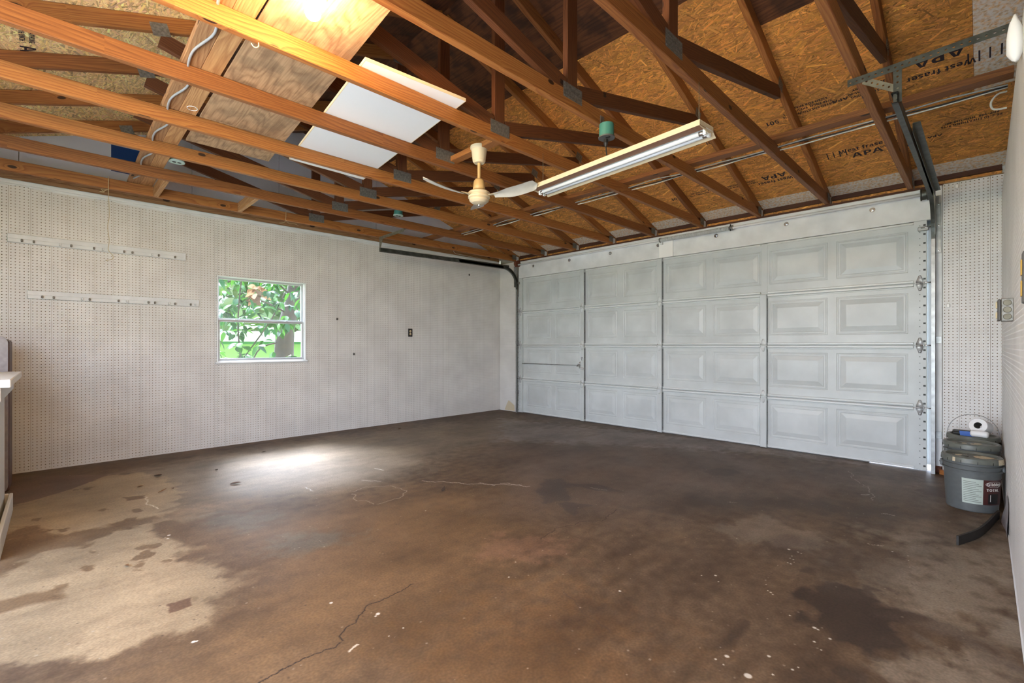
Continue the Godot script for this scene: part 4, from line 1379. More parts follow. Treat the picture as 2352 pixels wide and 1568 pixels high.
func pressed_panel(w: float, h: float) -> ArrayMesh:
	var st := begin()
	# (inset, height) of the rings of the pressing
	var rings := [[0.0, 0.0], [0.006, -0.003], [0.012, -0.003], [0.018, 0.0], [0.030, 0.0], [0.036, -0.002], [0.078, 0.006], [0.080, 0.006]]
	for i in rings.size() - 1:
		var a: float = rings[i][0]
		var b: float = rings[i + 1][0]
		var p := [Vector3(a, a, rings[i][1]), Vector3(w - a, a, rings[i][1]), Vector3(w - a, h - a, rings[i][1]), Vector3(a, h - a, rings[i][1])]
		var q := [Vector3(b, b, rings[i + 1][1]), Vector3(w - b, b, rings[i + 1][1]), Vector3(w - b, h - b, rings[i + 1][1]), Vector3(b, h - b, rings[i + 1][1])]
		for k in 4:
			var l := (k + 1) % 4
			quad(st, p[k], p[l], q[l], q[k], Vector3(0, 0, 1))
	var e: float = rings[-1][0]
	var d: float = rings[-1][1]
	quad(st, Vector3(e, e, d), Vector3(w - e, e, d), Vector3(w - e, h - e, d), Vector3(e, h - e, d), Vector3(0, 0, 1))
	return done(st)


# a plate in the plane z, punched with rows of square holes: columns of [middle x, half width, [[middle y, half height], ...]]
func punched(st: SurfaceTool, x0: float, x1: float, y0: float, y1: float, z: float, columns_: Array) -> void:
	var out := Vector3(0, 0, 1)
	var x := x0
	for c in columns_:
		var a: float = c[0] - c[1]
		var b: float = c[0] + c[1]
		quad(st, Vector3(x, y0, z), Vector3(a, y0, z), Vector3(a, y1, z), Vector3(x, y1, z), out)
		var y := y0
		for h in c[2]:
			var p: float = h[0] - h[1]
			var q: float = h[0] + h[1]
			quad(st, Vector3(a, y, z), Vector3(b, y, z), Vector3(b, p, z), Vector3(a, p, z), out)
			y = q
		quad(st, Vector3(a, y, z), Vector3(b, y, z), Vector3(b, y1, z), Vector3(a, y1, z), out)
		x = b
	quad(st, Vector3(x, y0, z), Vector3(x1, y0, z), Vector3(x1, y1, z), Vector3(x, y1, z), out)


func hinge_mesh() -> ArrayMesh:
	var st := begin()
	# two leaves, pointed away from the knuckle, then the knuckle and four rivets
	for s in [-1.0, 1.0]:
		var o := PackedVector2Array([Vector2(-0.026, 0.006 * s), Vector2(0.026, 0.006 * s), Vector2(0.022, 0.026 * s), Vector2(0.008, 0.066 * s), Vector2(-0.008, 0.066 * s), Vector2(-0.022, 0.026 * s)])
		st.append_from(prism(o, 0.003), 0, Transform3D(Basis(), Vector3(0, 0, 0.0015)))
		for y in [0.022, 0.054]:
			bx(st, Vector3(0, y * s, 0.0045), Vector3(0.009, 0.009, 0.004), 0.0015)
	tube(st, [Vector3(-0.034, 0, 0.008), Vector3(0.034, 0, 0.008)], 0.006, 8)
	for x in [-0.027, 0.027]:
		bx(st, Vector3(x, 0, 0.008), Vector3(0.003, 0.034, 0.02), 0.0)
	return done(st)


func build_garage_door() -> void:
	var d := thing("door_1", "wide white sectional garage door with raised panels", "garage door", Vector3.ZERO, "", "structure")
	var zf := -0.02
	var foot := 0.008
	var panel_y := [0.10, 0.46]
	var meshes := {}
	for r in 4:
		var y0 := foot + r * 0.5334
		var y1 := y0 + 0.5319
		var sec := Node3D.new()
		sec.name = "door_section"
		d.add_child(sec, true)
		# the pressed sheet around the eight panels
		var st := begin()
		var pa: float = y0 + panel_y[0]
		var pb: float = y0 + panel_y[1]
		var xs := [0.446]
		for p in PANELS:
			xs.append(p[0])
			xs.append(p[1])
		xs.append(5.346)
		for i in xs.size() - 1:
			var xa: float = xs[i]
			var xb: float = xs[i + 1]
			quad(st, Vector3(xa, y0, zf), Vector3(xb, y0, zf), Vector3(xb, pa, zf), Vector3(xa, pa, zf), Vector3(0, 0, 1))
			quad(st, Vector3(xa, pb, zf), Vector3(xb, pb, zf), Vector3(xb, y1, zf), Vector3(xa, y1, zf), Vector3(0, 0, 1))
			if i % 2 == 0:
				quad(st, Vector3(xa, pa, zf), Vector3(xb, pa, zf), Vector3(xb, pb, zf), Vector3(xa, pb, zf), Vector3(0, 0, 1))
		bx(st, Vector3(2.896, (y0 + y1) * 0.5 + 0.004, zf - 0.018 - 0.002 * (r % 2)), Vector3(4.9, y1 - y0 + (0.008 if r < 3 else -0.008), 0.012))
		part("sheet", done(st), M.door, sec)
		for p in PANELS:
			var w: float = p[1] - p[0]
			var key := "%.3f" % w
			if not meshes.has(key):
				meshes[key] = pressed_panel(w, panel_y[1] - panel_y[0])
			part("panel", meshes[key], M.door, sec, Transform3D(Basis(), Vector3(p[0], pa, zf)))
		# rails along the joints, stile to stile
		var ends := [0.536, 1.690, 1.756, 2.863, 2.929, 4.035, 4.101, 5.262]
		for i in 4:
			var xa: float = ends[i * 2]
			var xb: float = ends[i * 2 + 1]
			if r < 3:
				part("rail", span(Vector3(xa, y1 - 0.024, zf - 0.002), Vector3(xb, y1 - 0.001, zf + 0.032), 0.005), M.door_rail, sec)
				part("rail", span(Vector3(xa, y1 - 0.036, zf - 0.002), Vector3(xb, y1 - 0.0245, zf + 0.010), 0.003), M.door_rail, sec)
			else:
				part("rail", span(Vector3(xa, y1 - 0.020, zf - 0.002), Vector3(xb, y1, zf + 0.014), 0.004), M.door_rail, sec)
			if r > 0:
				part("rail", span(Vector3(xa, y0 + 0.005, zf - 0.002), Vector3(xb, y0 + 0.026, zf + 0.024), 0.005), M.door_rail, sec)
			else:
				part("rail", span(Vector3(xa, y0 + 0.002, zf - 0.002), Vector3(xb, y0 + 0.022, zf + 0.010), 0.004), M.door_rail, sec)
		# upright stiles
		for i in 3:
			var sx: float = STILES[i]
			if r == 3 and i == 2:
				part("stile", span(Vector3(sx - 0.030, y0 + 0.025, zf - 0.002), Vector3(sx + 0.030, y1 - 0.022, zf + 0.003), 0.001), M.door, sec)
				continue
			part("stile", span(Vector3(sx - 0.032, y0 + 0.001, zf - 0.002), Vector3(sx + 0.030, y1 - 0.001, zf + 0.042), 0.003), M.door, sec)
			part("stile_side_strip", span(Vector3(sx + 0.0302, y0 + 0.03, zf), Vector3(sx + 0.0312, y1 - 0.04, zf + 0.040)), M.strip_grey, sec)  # thin grey strip on the right side of the stile
			for y in [0.06, 0.17, 0.36, 0.47]:
				part("dark_hole_plug", span(Vector3(sx + 0.029, y0 + y, zf + 0.012), Vector3(sx + 0.0325, y0 + y + 0.008, zf + 0.020), 0.001), M.hole, sec)  # dark plug; its colour stands in for the shade of a punched hole
		for e in [[0.446, 0.536], [5.262, 5.346]]:
			var hx: float = e[1] - 0.014 if e[0] > 3.0 else e[0] + 0.012
			var slots := []
			var pin := []
			for k in 7:
				slots.append([y0 + 0.035 + k * 0.0762, 0.0075])
			for k in 9:
				pin.append([y0 + 0.05 + k * 0.055, 0.003])
			var ex: float = e[0]
			var ez: float = e[1]
			var cols := [[hx - 0.0305, 0.003, pin], [hx, 0.008, slots]] if e[0] > 3.0 else [[hx, 0.008, slots], [hx + 0.0305, 0.003, pin]]
			var es := begin()
			punched(es, ex, ez, y0 + 0.001, y1 - 0.001, zf + 0.034, cols)
			quad(es, Vector3(ex, y0, zf), Vector3(ex, y1, zf), Vector3(ex, y1, zf + 0.034), Vector3(ex, y0, zf + 0.034), Vector3.LEFT)
			quad(es, Vector3(ez, y0, zf), Vector3(ez, y1, zf), Vector3(ez, y1, zf + 0.034), Vector3(ez, y0, zf + 0.034), Vector3.RIGHT)
			quad(es, Vector3(ex, y0 + 0.001, zf), Vector3(ez, y0 + 0.001, zf), Vector3(ez, y0 + 0.001, zf + 0.034), Vector3(ex, y0 + 0.001, zf + 0.034), Vector3.DOWN)
			quad(es, Vector3(ex, y1 - 0.001, zf), Vector3(ez, y1 - 0.001, zf), Vector3(ez, y1 - 0.001, zf + 0.034), Vector3(ex, y1 - 0.001, zf + 0.034), Vector3.UP)
			part("end_stile", done(es), M.door, sec)
			part("dark_slot_backing", span(Vector3(ex + 0.001, y0 + 0.002, zf + 0.0005), Vector3(ez - 0.001, y1 - 0.002, zf + 0.002)), M.track, sec)  # dark sheet added behind the punched slots to deepen their shade
	part("bottom_seal", span(Vector3(0.446, 0.001, zf - 0.02), Vector3(4.95, 0.009, zf + 0.01), 0.002), M.dark_grey, d)
	# hinges on every joint
	var hm := hinge_mesh()
	for r in range(1, 4):
		var y := foot + r * 0.5334 - 0.001
		for x in STILES + [0.500, 5.302]:
			if r == 3 and absf(x - 4.0674) < 0.01:
				continue
			part("hinge", hm, M.door_rail if x > 1.0 and x < 5.0 else M.hinge, d, Transform3D(Basis(), Vector3(x, y, zf + (0.042 if x > 1.0 and x < 5.0 else 0.034))))
		for x in [[0.500, 0.444], [5.302, 5.384]]:
			part("roller_stem", piped([Vector3(x[0], y, 0.024), Vector3(x[1], y, 0.030)], 0.0055, 8), M.chrome, d)
	for x in [[0.47, 0.444], [5.31, 5.384]]:
		part("roller_bracket", span(Vector3(minf(x[0], x[1]) - 0.02, 2.05, 0.014), Vector3(minf(x[0], x[1]) + 0.05, 2.085, 0.034), 0.004), M.steel, d)
		part("roller_stem", piped([Vector3(x[0], 2.075, 0.036), Vector3(x[1], 2.075, 0.036)], 0.0055, 8), M.chrome, d)
	# inside lock with its bar to the left track
	var lk := Node3D.new()
	lk.name = "door_lock"
	d.add_child(lk, true)
	lk.set_meta("label", "steel slide lock with a long bar")
	part("bar", piped([Vector3(0.45, 0.785, 0.006), Vector3(1.70, 0.790, 0.018)], 0.006, 6), M.steel, lk)
	part("plate", prism(PackedVector2Array([Vector2(-0.05, -0.05), Vector2(0.025, -0.06), Vector2(0.03, 0.05), Vector2(0.0, 0.09), Vector2(-0.02, 0.05)]), 0.004), M.steel, lk, Transform3D(Basis(), Vector3(1.715, 0.80, 0.017)))
	part("handle", piped([Vector3(1.64, 0.775, 0.03), Vector3(1.66, 0.80, 0.035), Vector3(1.70, 0.84, 0.03)], 0.007, 6), M.chrome, lk)
	part("hook", piped(curve([Vector3(1.72, 0.86, 0.022), Vector3(1.715, 0.90, 0.03), Vector3(1.735, 0.905, 0.03), Vector3(1.74, 0.885, 0.026)], 5), 0.005, 6), M.steel, lk)
	part("keeper", span(Vector3(1.70, 0.735, 0.014), Vector3(1.75, 0.76, 0.035), 0.003), M.chrome, lk)


# ---------------------------------------------------------------- tracks, shaft and spring
func build_tracks() -> void:
	var section := PackedVector2Array([Vector2(0, -0.026), Vector2(0.024, -0.026), Vector2(0.026, -0.018), Vector2(0.0235, -0.0178), Vector2(0.022, -0.0235), Vector2(0.0025, -0.0235), Vector2(0.0025, 0.0235), Vector2(0.022, 0.0235), Vector2(0.0235, 0.0178), Vector2(0.026, 0.018), Vector2(0.024, 0.026), Vector2(0, 0.026)])
	var mirrored := PackedVector2Array()
	for q in section:
		mirrored.append(Vector2(-q.x, q.y))
	for right in [false, true]:
		var x := 5.402 if right else 0.440
		var t := thing("door_track", "steel door track curving up and back beside the %s" % ("paint pails" if right else "left pegboard wall"), "track", Vector3(x, 0, 0), "garage door tracks")
		var path := [Vector3(0, 0.0, 0.034), Vector3(0, 0.6, 0.034), Vector3(0, 1.2, 0.034), Vector3(0, 1.965, 0.034)]
		for k in 13:
			var a := PI * 0.5 * k / 12.0
			path.append(Vector3(0, 1.985 + 0.30 * sin(a), 0.334 - 0.30 * cos(a)))
		path.append(Vector3(0, 2.277, 1.2))
		path.append(Vector3(0, 2.255, 2.44))
		var sec := mirrored if right else section
		if right:
			path = path.map(func(p: Vector3) -> Vector3: return p + Vector3(0, 0, 0.012))
		part("upright", swept(sec, path.slice(0, 4)), M.steel, t)
		part("curve", swept(sec, path.slice(3, 18)), M.track, t)
		part("runner", swept(sec, path.slice(16, 19)), M.track, t)
		# stiffening angle along the runner
		var s := 1.0 if right else -1.0
		part("stiffener", board(Vector3(s * 0.008, 2.305, 0.20), Vector3(s * 0.008, 2.285, 1.9 if right else 1.3), Vector3.UP, 0.052, 0.003, 0.0), M.track, t)
		part("stiffener", board(Vector3(s * 0.024, 2.331, 0.20), Vector3(s * 0.024, 2.311, 1.9 if right else 1.3), Vector3(1, 0, 0), 0.032, 0.003, 0.0), M.track, t)
		# flag bracket and fixing clips on the jamb
		var jx := 0.002 if right else -0.008
		part("flag_bracket", span(Vector3(jx - 0.012, 1.85, 0.013), Vector3(jx + 0.032, 2.33, 0.018), 0.001), M.steel, t)
		part("flag_bracket", span(Vector3(jx - 0.003, 2.0, 0.013), Vector3(jx + 0.001, 2.33, 0.09), 0.001), M.steel, t)
		for y in [1.87, 2.08, 2.26]:
			part("screw", turned([Vector2(0.006, 0.0), Vector2(0.006, 0.004), Vector2(0, 0.006)], 8, Basis(Vector3(1, 0, 0), Vector3(0, 0, 1), Vector3(0, -1, 0))), M.chrome, t, Transform3D(Basis(), Vector3(jx + 0.018, y, 0.018)))
		for y in [0.32, 1.12]:
			part("clip", span(Vector3(jx - 0.008, y - 0.03, 0.012), Vector3(jx + 0.036, y + 0.03, 0.016), 0.001), M.steel, t)
			part("clip", span(Vector3(jx - 0.006, y - 0.02, 0.012), Vector3(jx - 0.002, y + 0.02, 0.05), 0.001), M.steel, t)
		# hanger at the far end
		var hang := thing("hanger_angle", "dark perforated steel angle from truss to right wall" if right else "pale perforated steel angle holding the left track end", "steel angle", Vector3.ZERO, "perforated hanger steel")
		var y0 := 2.405
		var m: Material = M.track if right else M.old_steel
		var xa := 5.20 if right else 0.405
		var xb := 5.784 if right else 0.99
		perforated(hang, Vector3(xa, y0, 2.425), Vector3(xb, y0, 2.455 if right else 2.43), Vector3(0, 1, 0), 0.034, m)
		perforated(hang, Vector3(xa, y0 + 0.0175, 2.425 - 0.0175), Vector3(xb, y0 + 0.0175, (2.455 if right else 2.43) - 0.0175), Vector3(0, 0, 1), 0.034, m)
		var st := thing("hanger_strap", "perforated upright strap from angle to %s track end" % ("right" if right else "left"), "steel strap", Vector3.ZERO, "perforated hanger steel")
		var hx := 5.398 if right else 0.437
		perforated(st, Vector3(hx, y0 - 0.005, 2.432), Vector3(hx, 2.235, 2.432), Vector3(1, 0, 0), 0.032, m)
		perforated(st, Vector3(hx - (0.13 if right else -0.05), y0 - 0.012, 2.428), Vector3(hx, 2.30, 2.428), Vector3(0, 1, 0), 0.032, M.old_steel)
	# shaft over the door
	var sh := thing("torsion_shaft", "white painted shaft with coil spring along the header beam", "shaft", Vector3(0, 2.35, 0.06))
	part("tube", piped([Vector3(0.44, 0, 0), Vector3(5.38, 0, 0)], 0.0125, 10), M.white, sh)
	var coil := []
	var turns := 62
	for k in turns * 8 + 1:
		var a := TAU * k / 8.0
		coil.append(Vector3(2.935 + 0.80 * k / (turns * 8.0), 0.021 * cos(a), 0.021 * sin(a)))
	part("spring", piped(coil, 0.0052, 5), M.door_rail, sh)
	var along := Basis(Vector3(0, 1, 0), Vector3(-1, 0, 0), Vector3(0, 0, 1))
	part("cone", turned([Vector2(0.013, 0), Vector2(0.030, 0.0), Vector2(0.030, 0.012), Vector2(0.019, 0.04), Vector2(0.013, 0.04)], 12, along), M.steel, sh, Transform3D(Basis(), Vector3(3.775, 0, 0)))
	part("cone", turned([Vector2(0.013, 0), Vector2(0.030, 0.0), Vector2(0.030, 0.014), Vector2(0.013, 0.014)], 12, along), M.steel, sh, Transform3D(Basis(), Vector3(2.935, 0, 0)))
	part("set_screw", span(Vector3(3.752, -0.036, 0.014), Vector3(3.764, 0.036, 0.026), 0.002), M.black, sh)
	part("drum", turned([Vector2(0.0, 0), Vector2(0.052, 0.0), Vector2(0.052, 0.006), Vector2(0.045, 0.010), Vector2(0.045, 0.040), Vector2(0.052, 0.046), Vector2(0.052, 0.05), Vector2(0, 0.05)], 20, along), M.rust, sh, Transform3D(Basis(), Vector3(0.500, 0.02, 0)))
	part("drum", turned([Vector2(0.0, 0), Vector2(0.052, 0.0), Vector2(0.052, 0.006), Vector2(0.045, 0.010), Vector2(0.045, 0.040), Vector2(0.052, 0.046), Vector2(0.052, 0.05), Vector2(0, 0.05)], 20, along), M.track, sh, Transform3D(Basis(), Vector3(5.36, 0.0, 0)))
	part("bearing_bracket", span(Vector3(2.915, -0.05, -0.043), Vector3(2.945, 0.03, -0.014), 0.002), M.white, sh)


# a strip of perforated steel from a to b, wide across side; the holes are cut right through
func perforated(parent: Node, a: Vector3, b: Vector3, side: Vector3, wide: float, m: Material) -> void:
	var t := (b - a).normalized()
	var n := t.cross(side).normalized()
	var s := n.cross(t).normalized()
	var long := a.distance_to(b)
	var count := maxi(1, int(long / 0.025))
	var pitch := long / count
	var st := begin()
	var h := wide * 0.5
	var r := 0.0048
	var th := 0.0018
	for i in count:
		var c := a + t * (i + 0.5) * pitch
		var x0 := -pitch * 0.5
		var ring := []
		for k in 8:
			var an := TAU * (k + 0.5) / 8.0
			ring.append(Vector2(cos(an), sin(an)) * r)
		var outer := []
		for k in 8:
			var d: Vector2 = ring[k] / r
			var f := minf(pitch * 0.5 / maxf(absf(d.x), 1e-4), h / maxf(absf(d.y), 1e-4))
			var e := d * f
			if absf(d.x) > 0.5:
				e = Vector2(signf(d.x) * pitch * 0.5, signf(d.y) * h * (0.35 if absf(d.y) < 0.5 else 1.0))
			else:
				e = Vector2(signf(d.x) * pitch * 0.5, signf(d.y) * h)
			outer.append(e)
		for f in [-1.0, 1.0]:
			for k in 8:
				var l := (k + 1) % 8
				var p := [outer[k], outer[l], ring[l], ring[k]].map(func(v: Vector2) -> Vector3: return c + t * v.x + s * v.y + n * th * 0.5 * f)
				quad(st, p[0], p[1], p[2], p[3], n * f)
		for k in 8:
			var l := (k + 1) % 8
			var pa: Vector3 = c + t * ring[k].x + s * ring[k].y
			var pb: Vector3 = c + t * ring[l].x + s * ring[l].y
			quad(st, pa - n * th * 0.5, pb - n * th * 0.5, pb + n * th * 0.5, pa + n * th * 0.5, c - pa)
	for e in [-1.0, 1.0]:
		quad(st, a + s * h * e - n * th * 0.5, b + s * h * e - n * th * 0.5, b + s * h * e + n * th * 0.5, a + s * h * e + n * th * 0.5, s * e)
	part("perforated_strip", done(st), m, parent)


# ---------------------------------------------------------------- fan, fluorescent fitting, bulbs, boxes
func build_ceiling_things() -> void:
	# ceiling fan
	var f := thing("ceiling_fan", "old cream ceiling fan with three white blades hanging from the trusses", "fan", Vector3(3.13, 2.14, 3.12))
	part("canopy", turned([Vector2(0.0, 0.372), Vector2(0.062, 0.368), Vector2(0.063, 0.350), Vector2(0.056, 0.342), Vector2(0.046, 0.262), Vector2(0.036, 0.248), Vector2(0.0, 0.248)], 28), M.cream, f)
	part("rod", turned([Vector2(0.0115, 0.25), Vector2(0.0115, 0.13)], 14), M.cream_dark, f)
	part("motor_cap", lathed([Vector2(0.012, 0.135), Vector2(0.026, 0.133), Vector2(0.038, 0.118), Vector2(0.043, 0.08), Vector2(0.045, 0.058), Vector2(0.030, 0.052)], 28), M.cream_dark, f)
	part("gap_ring", turned([Vector2(0.036, 0.056), Vector2(0.036, 0.046)], 20), M.black, f)
	part("motor", turned([Vector2(0.03, 0.048), Vector2(0.060, 0.046), Vector2(0.077, 0.036), Vector2(0.079, 0.022), Vector2(0.072, 0.018), Vector2(0.074, 0.012), Vector2(0.078, 0.006), Vector2(0.078, -0.004), Vector2(0.066, -0.010), Vector2(0.070, -0.016), Vector2(0.070, -0.024), Vector2(0.052, -0.040), Vector2(0.024, -0.046), Vector2(0.0, -0.047)], 32), M.cream, f)
	part("finial", lathed([Vector2(0.009, -0.045), Vector2(0.011, -0.052), Vector2(0.008, -0.062), Vector2(0.0, -0.066)], 12), M.chrome, f)
	for deg in [98.5, -26.0, 218.0]:
		var b := Node3D.new()
		b.name = "blade"
		f.add_child(b, true)
		b.rotation.y = -deg_to_rad(deg)
		var st := begin(true)
		var n := 14
		var rows := []
		for i in n + 1:
			var u := float(i) / n
			var r := 0.115 + 0.325 * u
			var half := lerpf(0.026, 0.052, smoothstep(0.0, 0.45, u)) * (1.0 if u < 0.86 else sqrt(maxf(0.0, 1.0 - pow((u - 0.86) / 0.14, 2.0))))
			var lift := 0.045 * u * u + 0.012
			var row := []
			for s in [-1.0, -0.5, 0.0, 0.5, 1.0]:
				row.append(Vector3(r, lift + s * half * 0.30 - 0.006 * s * s, s * half))
			rows.append(row)
		for i in n:
			for k in 4:
				for up in [1.0, -1.0]:
					var o := Vector3(0, 0.0012 * up, 0)
					quad(st, rows[i][k] + o, rows[i][k + 1] + o, rows[i + 1][k + 1] + o, rows[i + 1][k] + o, Vector3(0, up, 0))
		part("vane", done(st), M.blade, b)
		part("bracket", board(Vector3(0.06, 0.012, 0), Vector3(0.15, 0.014, 0), Vector3(0, 0, 1), 0.03, 0.004), M.cream, b)

	# fluorescent fitting hung on two chains
	var a3 := Vector3(3.439, 2.18, 2.82)
	var b3 := Vector3(4.696, 2.18, 2.926)
	var fl := thing("fluorescent_fitting", "unlit cream fluorescent shop light with two tubes hanging below the trusses", "light fitting", (a3 + b3) * 0.5)
	fl.basis = turn_to(b3 - a3, Vector3.UP) * Basis.from_scale(Vector3(1, 0.75, 0.75))
	var L := a3.distance_to(b3) * 0.5
	part("side_panel", span(Vector3(-L, -0.002, 0.098), Vector3(L, 0.036, 0.102), 0.001), M.cream, fl)
	part("back_panel", span(Vector3(-L, 0.034, -0.085), Vector3(L, 0.038, 0.10), 0.001), M.cream, fl)
	part("brown_wing", span(Vector3(-L, 0.0, 0.016), Vector3(L, 0.003, 0.0975), 0.0), M.wing_brown, fl)  # even speckled brown on the near half of the underside
	part("reflector", span(Vector3(-L, 0.004, -0.085), Vector3(L, 0.007, 0.016), 0.0), M.white, fl)
	part("far_wing", board(Vector3(-L, -0.012, -0.102), Vector3(L, -0.012, -0.102), Vector3(0, 0.75, 1), 0.052, 0.003), M.cream, fl)
	for z in [-0.004, -0.056]:
		var tb := part("tube", piped([Vector3(-L + 0.045, -0.014, z), Vector3(L - 0.045, -0.014, z)], 0.0165, 14), M.tube_glass, fl)
		for s in [-1.0, 1.0]:
			part("end_cap", piped([Vector3(s * (L - 0.045), -0.014, z), Vector3(s * (L - 0.022), -0.014, z)], 0.0168, 14), M.chrome, tb)
	for s in [-1.0, 1.0]:
		for z in [-0.004, -0.056]:
			part("socket", span(Vector3(s * L - s * 0.022, -0.034, z - 0.013), Vector3(s * L - s * 0.006, 0.008, z + 0.013), 0.002), M.bright, fl)
		part("end_plate", prism(PackedVector2Array([Vector2(-0.10, 0.036), Vector2(0.088, 0.036), Vector2(0.088, 0.004), Vector2(0.06, -0.006), Vector2(0.03, -0.02), Vector2(-0.10, -0.002)]), 0.003), M.cream, fl, Transform3D(Basis(Vector3(0, 0, -1), Vector3(0, 1, 0), Vector3(1, 0, 0)), Vector3(s * (L - 0.003), 0, 0)))
		part("chain", piped([Vector3(s * (L - 0.045), 0.036, 0.0), Vector3(s * (L - 0.045), (PLATE - 2.18 + 0.01) / 0.75, 0.0)], 0.0016, 5), M.old_steel, fl)
	# green box with its plug and cord
	var gb := thing("junction_box", "green round electrical box with a black plug above the fluorescent fitting", "electrical box", Vector3(4.07, 2.345, 2.90))
	part("box_body", turned([Vector2(0.0, 0.078), Vector2(0.044, 0.078), Vector2(0.046, 0.0), Vector2(0.0, 0.0)], 18), M.mint, gb)
	part("cover", turned([Vector2(0.0, 0.001), Vector2(0.05, 0.001), Vector2(0.05, -0.006), Vector2(0.0, -0.007)], 18), M.dark_grey, gb)
	part("socket_face", turned([Vector2(0.0, -0.006), Vector2(0.015, -0.0065), Vector2(0.014, -0.009), Vector2(0.0, -0.009)], 14), M.black, gb, Transform3D(Basis(), Vector3(0.018, 0, 0.012)))
	part("bracket", span(Vector3(-0.034, 0.06, -0.02), Vector3(-0.030, 0.14, 0.02), 0.001), M.steel, gb)
	solo("power_cord", piped(curve([Vector3(4.058, 2.340, 2.89), Vector3(4.057, 2.30, 2.888), Vector3(4.06, 2.25, 2.885), Vector3(4.065, 2.219, 2.88)], 5), 0.004, 6), M.black, "short black cord from the green box down to the fluorescent fitting", "cord")
	solo("plug", turned([Vector2(0.0, 0.045), Vector2(0.013, 0.045), Vector2(0.014, 0.02), Vector2(0.006, 0.0), Vector2(0.0, 0.0)], 10), M.black, "black plug pushed into the green electrical box", "plug", Transform3D(Basis(), Vector3(4.058, 2.294, 2.89)))
	# pale green outlet boxes up in the trusses
	for q in [[Vector3(1.20, 2.525, 4.615), "pale green ceiling outlet box beside the orange grained board"], [Vector3(1.03, 2.540, 2.53), "pale green ceiling outlet box above the left track hanger"]]:
		var mb := thing("outlet_box", q[1], "electrical box", q[0], "pale green outlet boxes")
		part("box_body", turned([Vector2(0.0, 0.055), Vector2(0.046, 0.055), Vector2(0.050, 0.006), Vector2(0.0, 0.006)], 20), M.mint, mb)
		part("cover", turned([Vector2(0.0, 0.007), Vector2(0.055, 0.007), Vector2(0.055, 0.0), Vector2(0.0, -0.001)], 22), M.mint_pale, mb)
		for s in [-1.0, 1.0]:
			part("socket_face", turned([Vector2(0.0, -0.001), Vector2(0.014, -0.0012), Vector2(0.013, -0.003), Vector2(0.0, -0.003)], 12), M.black, mb, Transform3D(Basis(), Vector3(0.0, 0, s * 0.017)))
	lamp_holder(Vector3(3.75, PLATE + 0.088, 4.545), 0.032, 0.13, "bare bulb lamp holder fixed under the weathered plywood strip", 0.0)
	lamp_holder(Vector3(4.017, PLATE - 0.001, 4.95), 0.045, 0.42, "unseen bare bulb on a short pendant, placed to light the left trusses and wall", 0.05)  # hangs out of view above the frame and lights the left trusses
	solo("cup_hook", piped(curve([Vector3(3.408, 2.432, 4.652), Vector3(3.408, 2.415, 4.652), Vector3(3.412, 2.402, 4.662), Vector3(3.414, 2.400, 4.674), Vector3(3.414, 2.410, 4.683)], 6), 0.0022, 6), M.beige, "brass cup hook screwed under the truss by the plywood", "hook")
	# twine over the truss by the left wall
	var tw := thing("twine", "long twine hanging down before the pegboard near the hook rails", "string", Vector3(0.386, 0, 4.972))
	part("strand", piped(curve([Vector3(-0.02, 2.527, 0.0), Vector3(0.002, 2.52, 0), Vector3(0.003, 2.40, 0.002), Vector3(0.0, 2.2, -0.004), Vector3(0.002, 2.1, 0.006), Vector3(-0.004, 1.98, -0.004), Vector3(0.0, 1.90, 0.002), Vector3(0.0, 1.85, -0.028), Vector3(0.0, 1.82, -0.022), Vector3(0.0, 1.805, 0.02)], 6), 0.0022, 5), M.twine, tw)
	part("knot", piped(curve([Vector3(0.004, 2.42, 0), Vector3(0.006, 2.40, 0.03), Vector3(0.006, 2.385, 0.06), Vector3(0.006, 2.39, 0.028), Vector3(0.006, 2.41, 0.05), Vector3(0.005, 2.415, 0.0)], 5), 0.002, 5), M.twine, tw)
	var t2 := thing("twine", "short twine bow tied round the truss above the window", "string", Vector3(0.386, 0, 3.52))
	part("strand", piped(curve([Vector3(-0.02, 2.527, 0.0), Vector3(-0.003, 2.52, 0), Vector3(-0.003, 2.44, 0.002), Vector3(0.0, 2.40, 0.02), Vector3(0.0, 2.385, 0.07)], 6), 0.0022, 5), M.twine, t2)
	part("strand", piped(curve([Vector3(-0.003, 2.43, 0.0), Vector3(0.0, 2.40, -0.03), Vector3(0.0, 2.405, -0.09), Vector3(0.0, 2.39, -0.13)], 6), 0.002, 5), M.twine, t2)


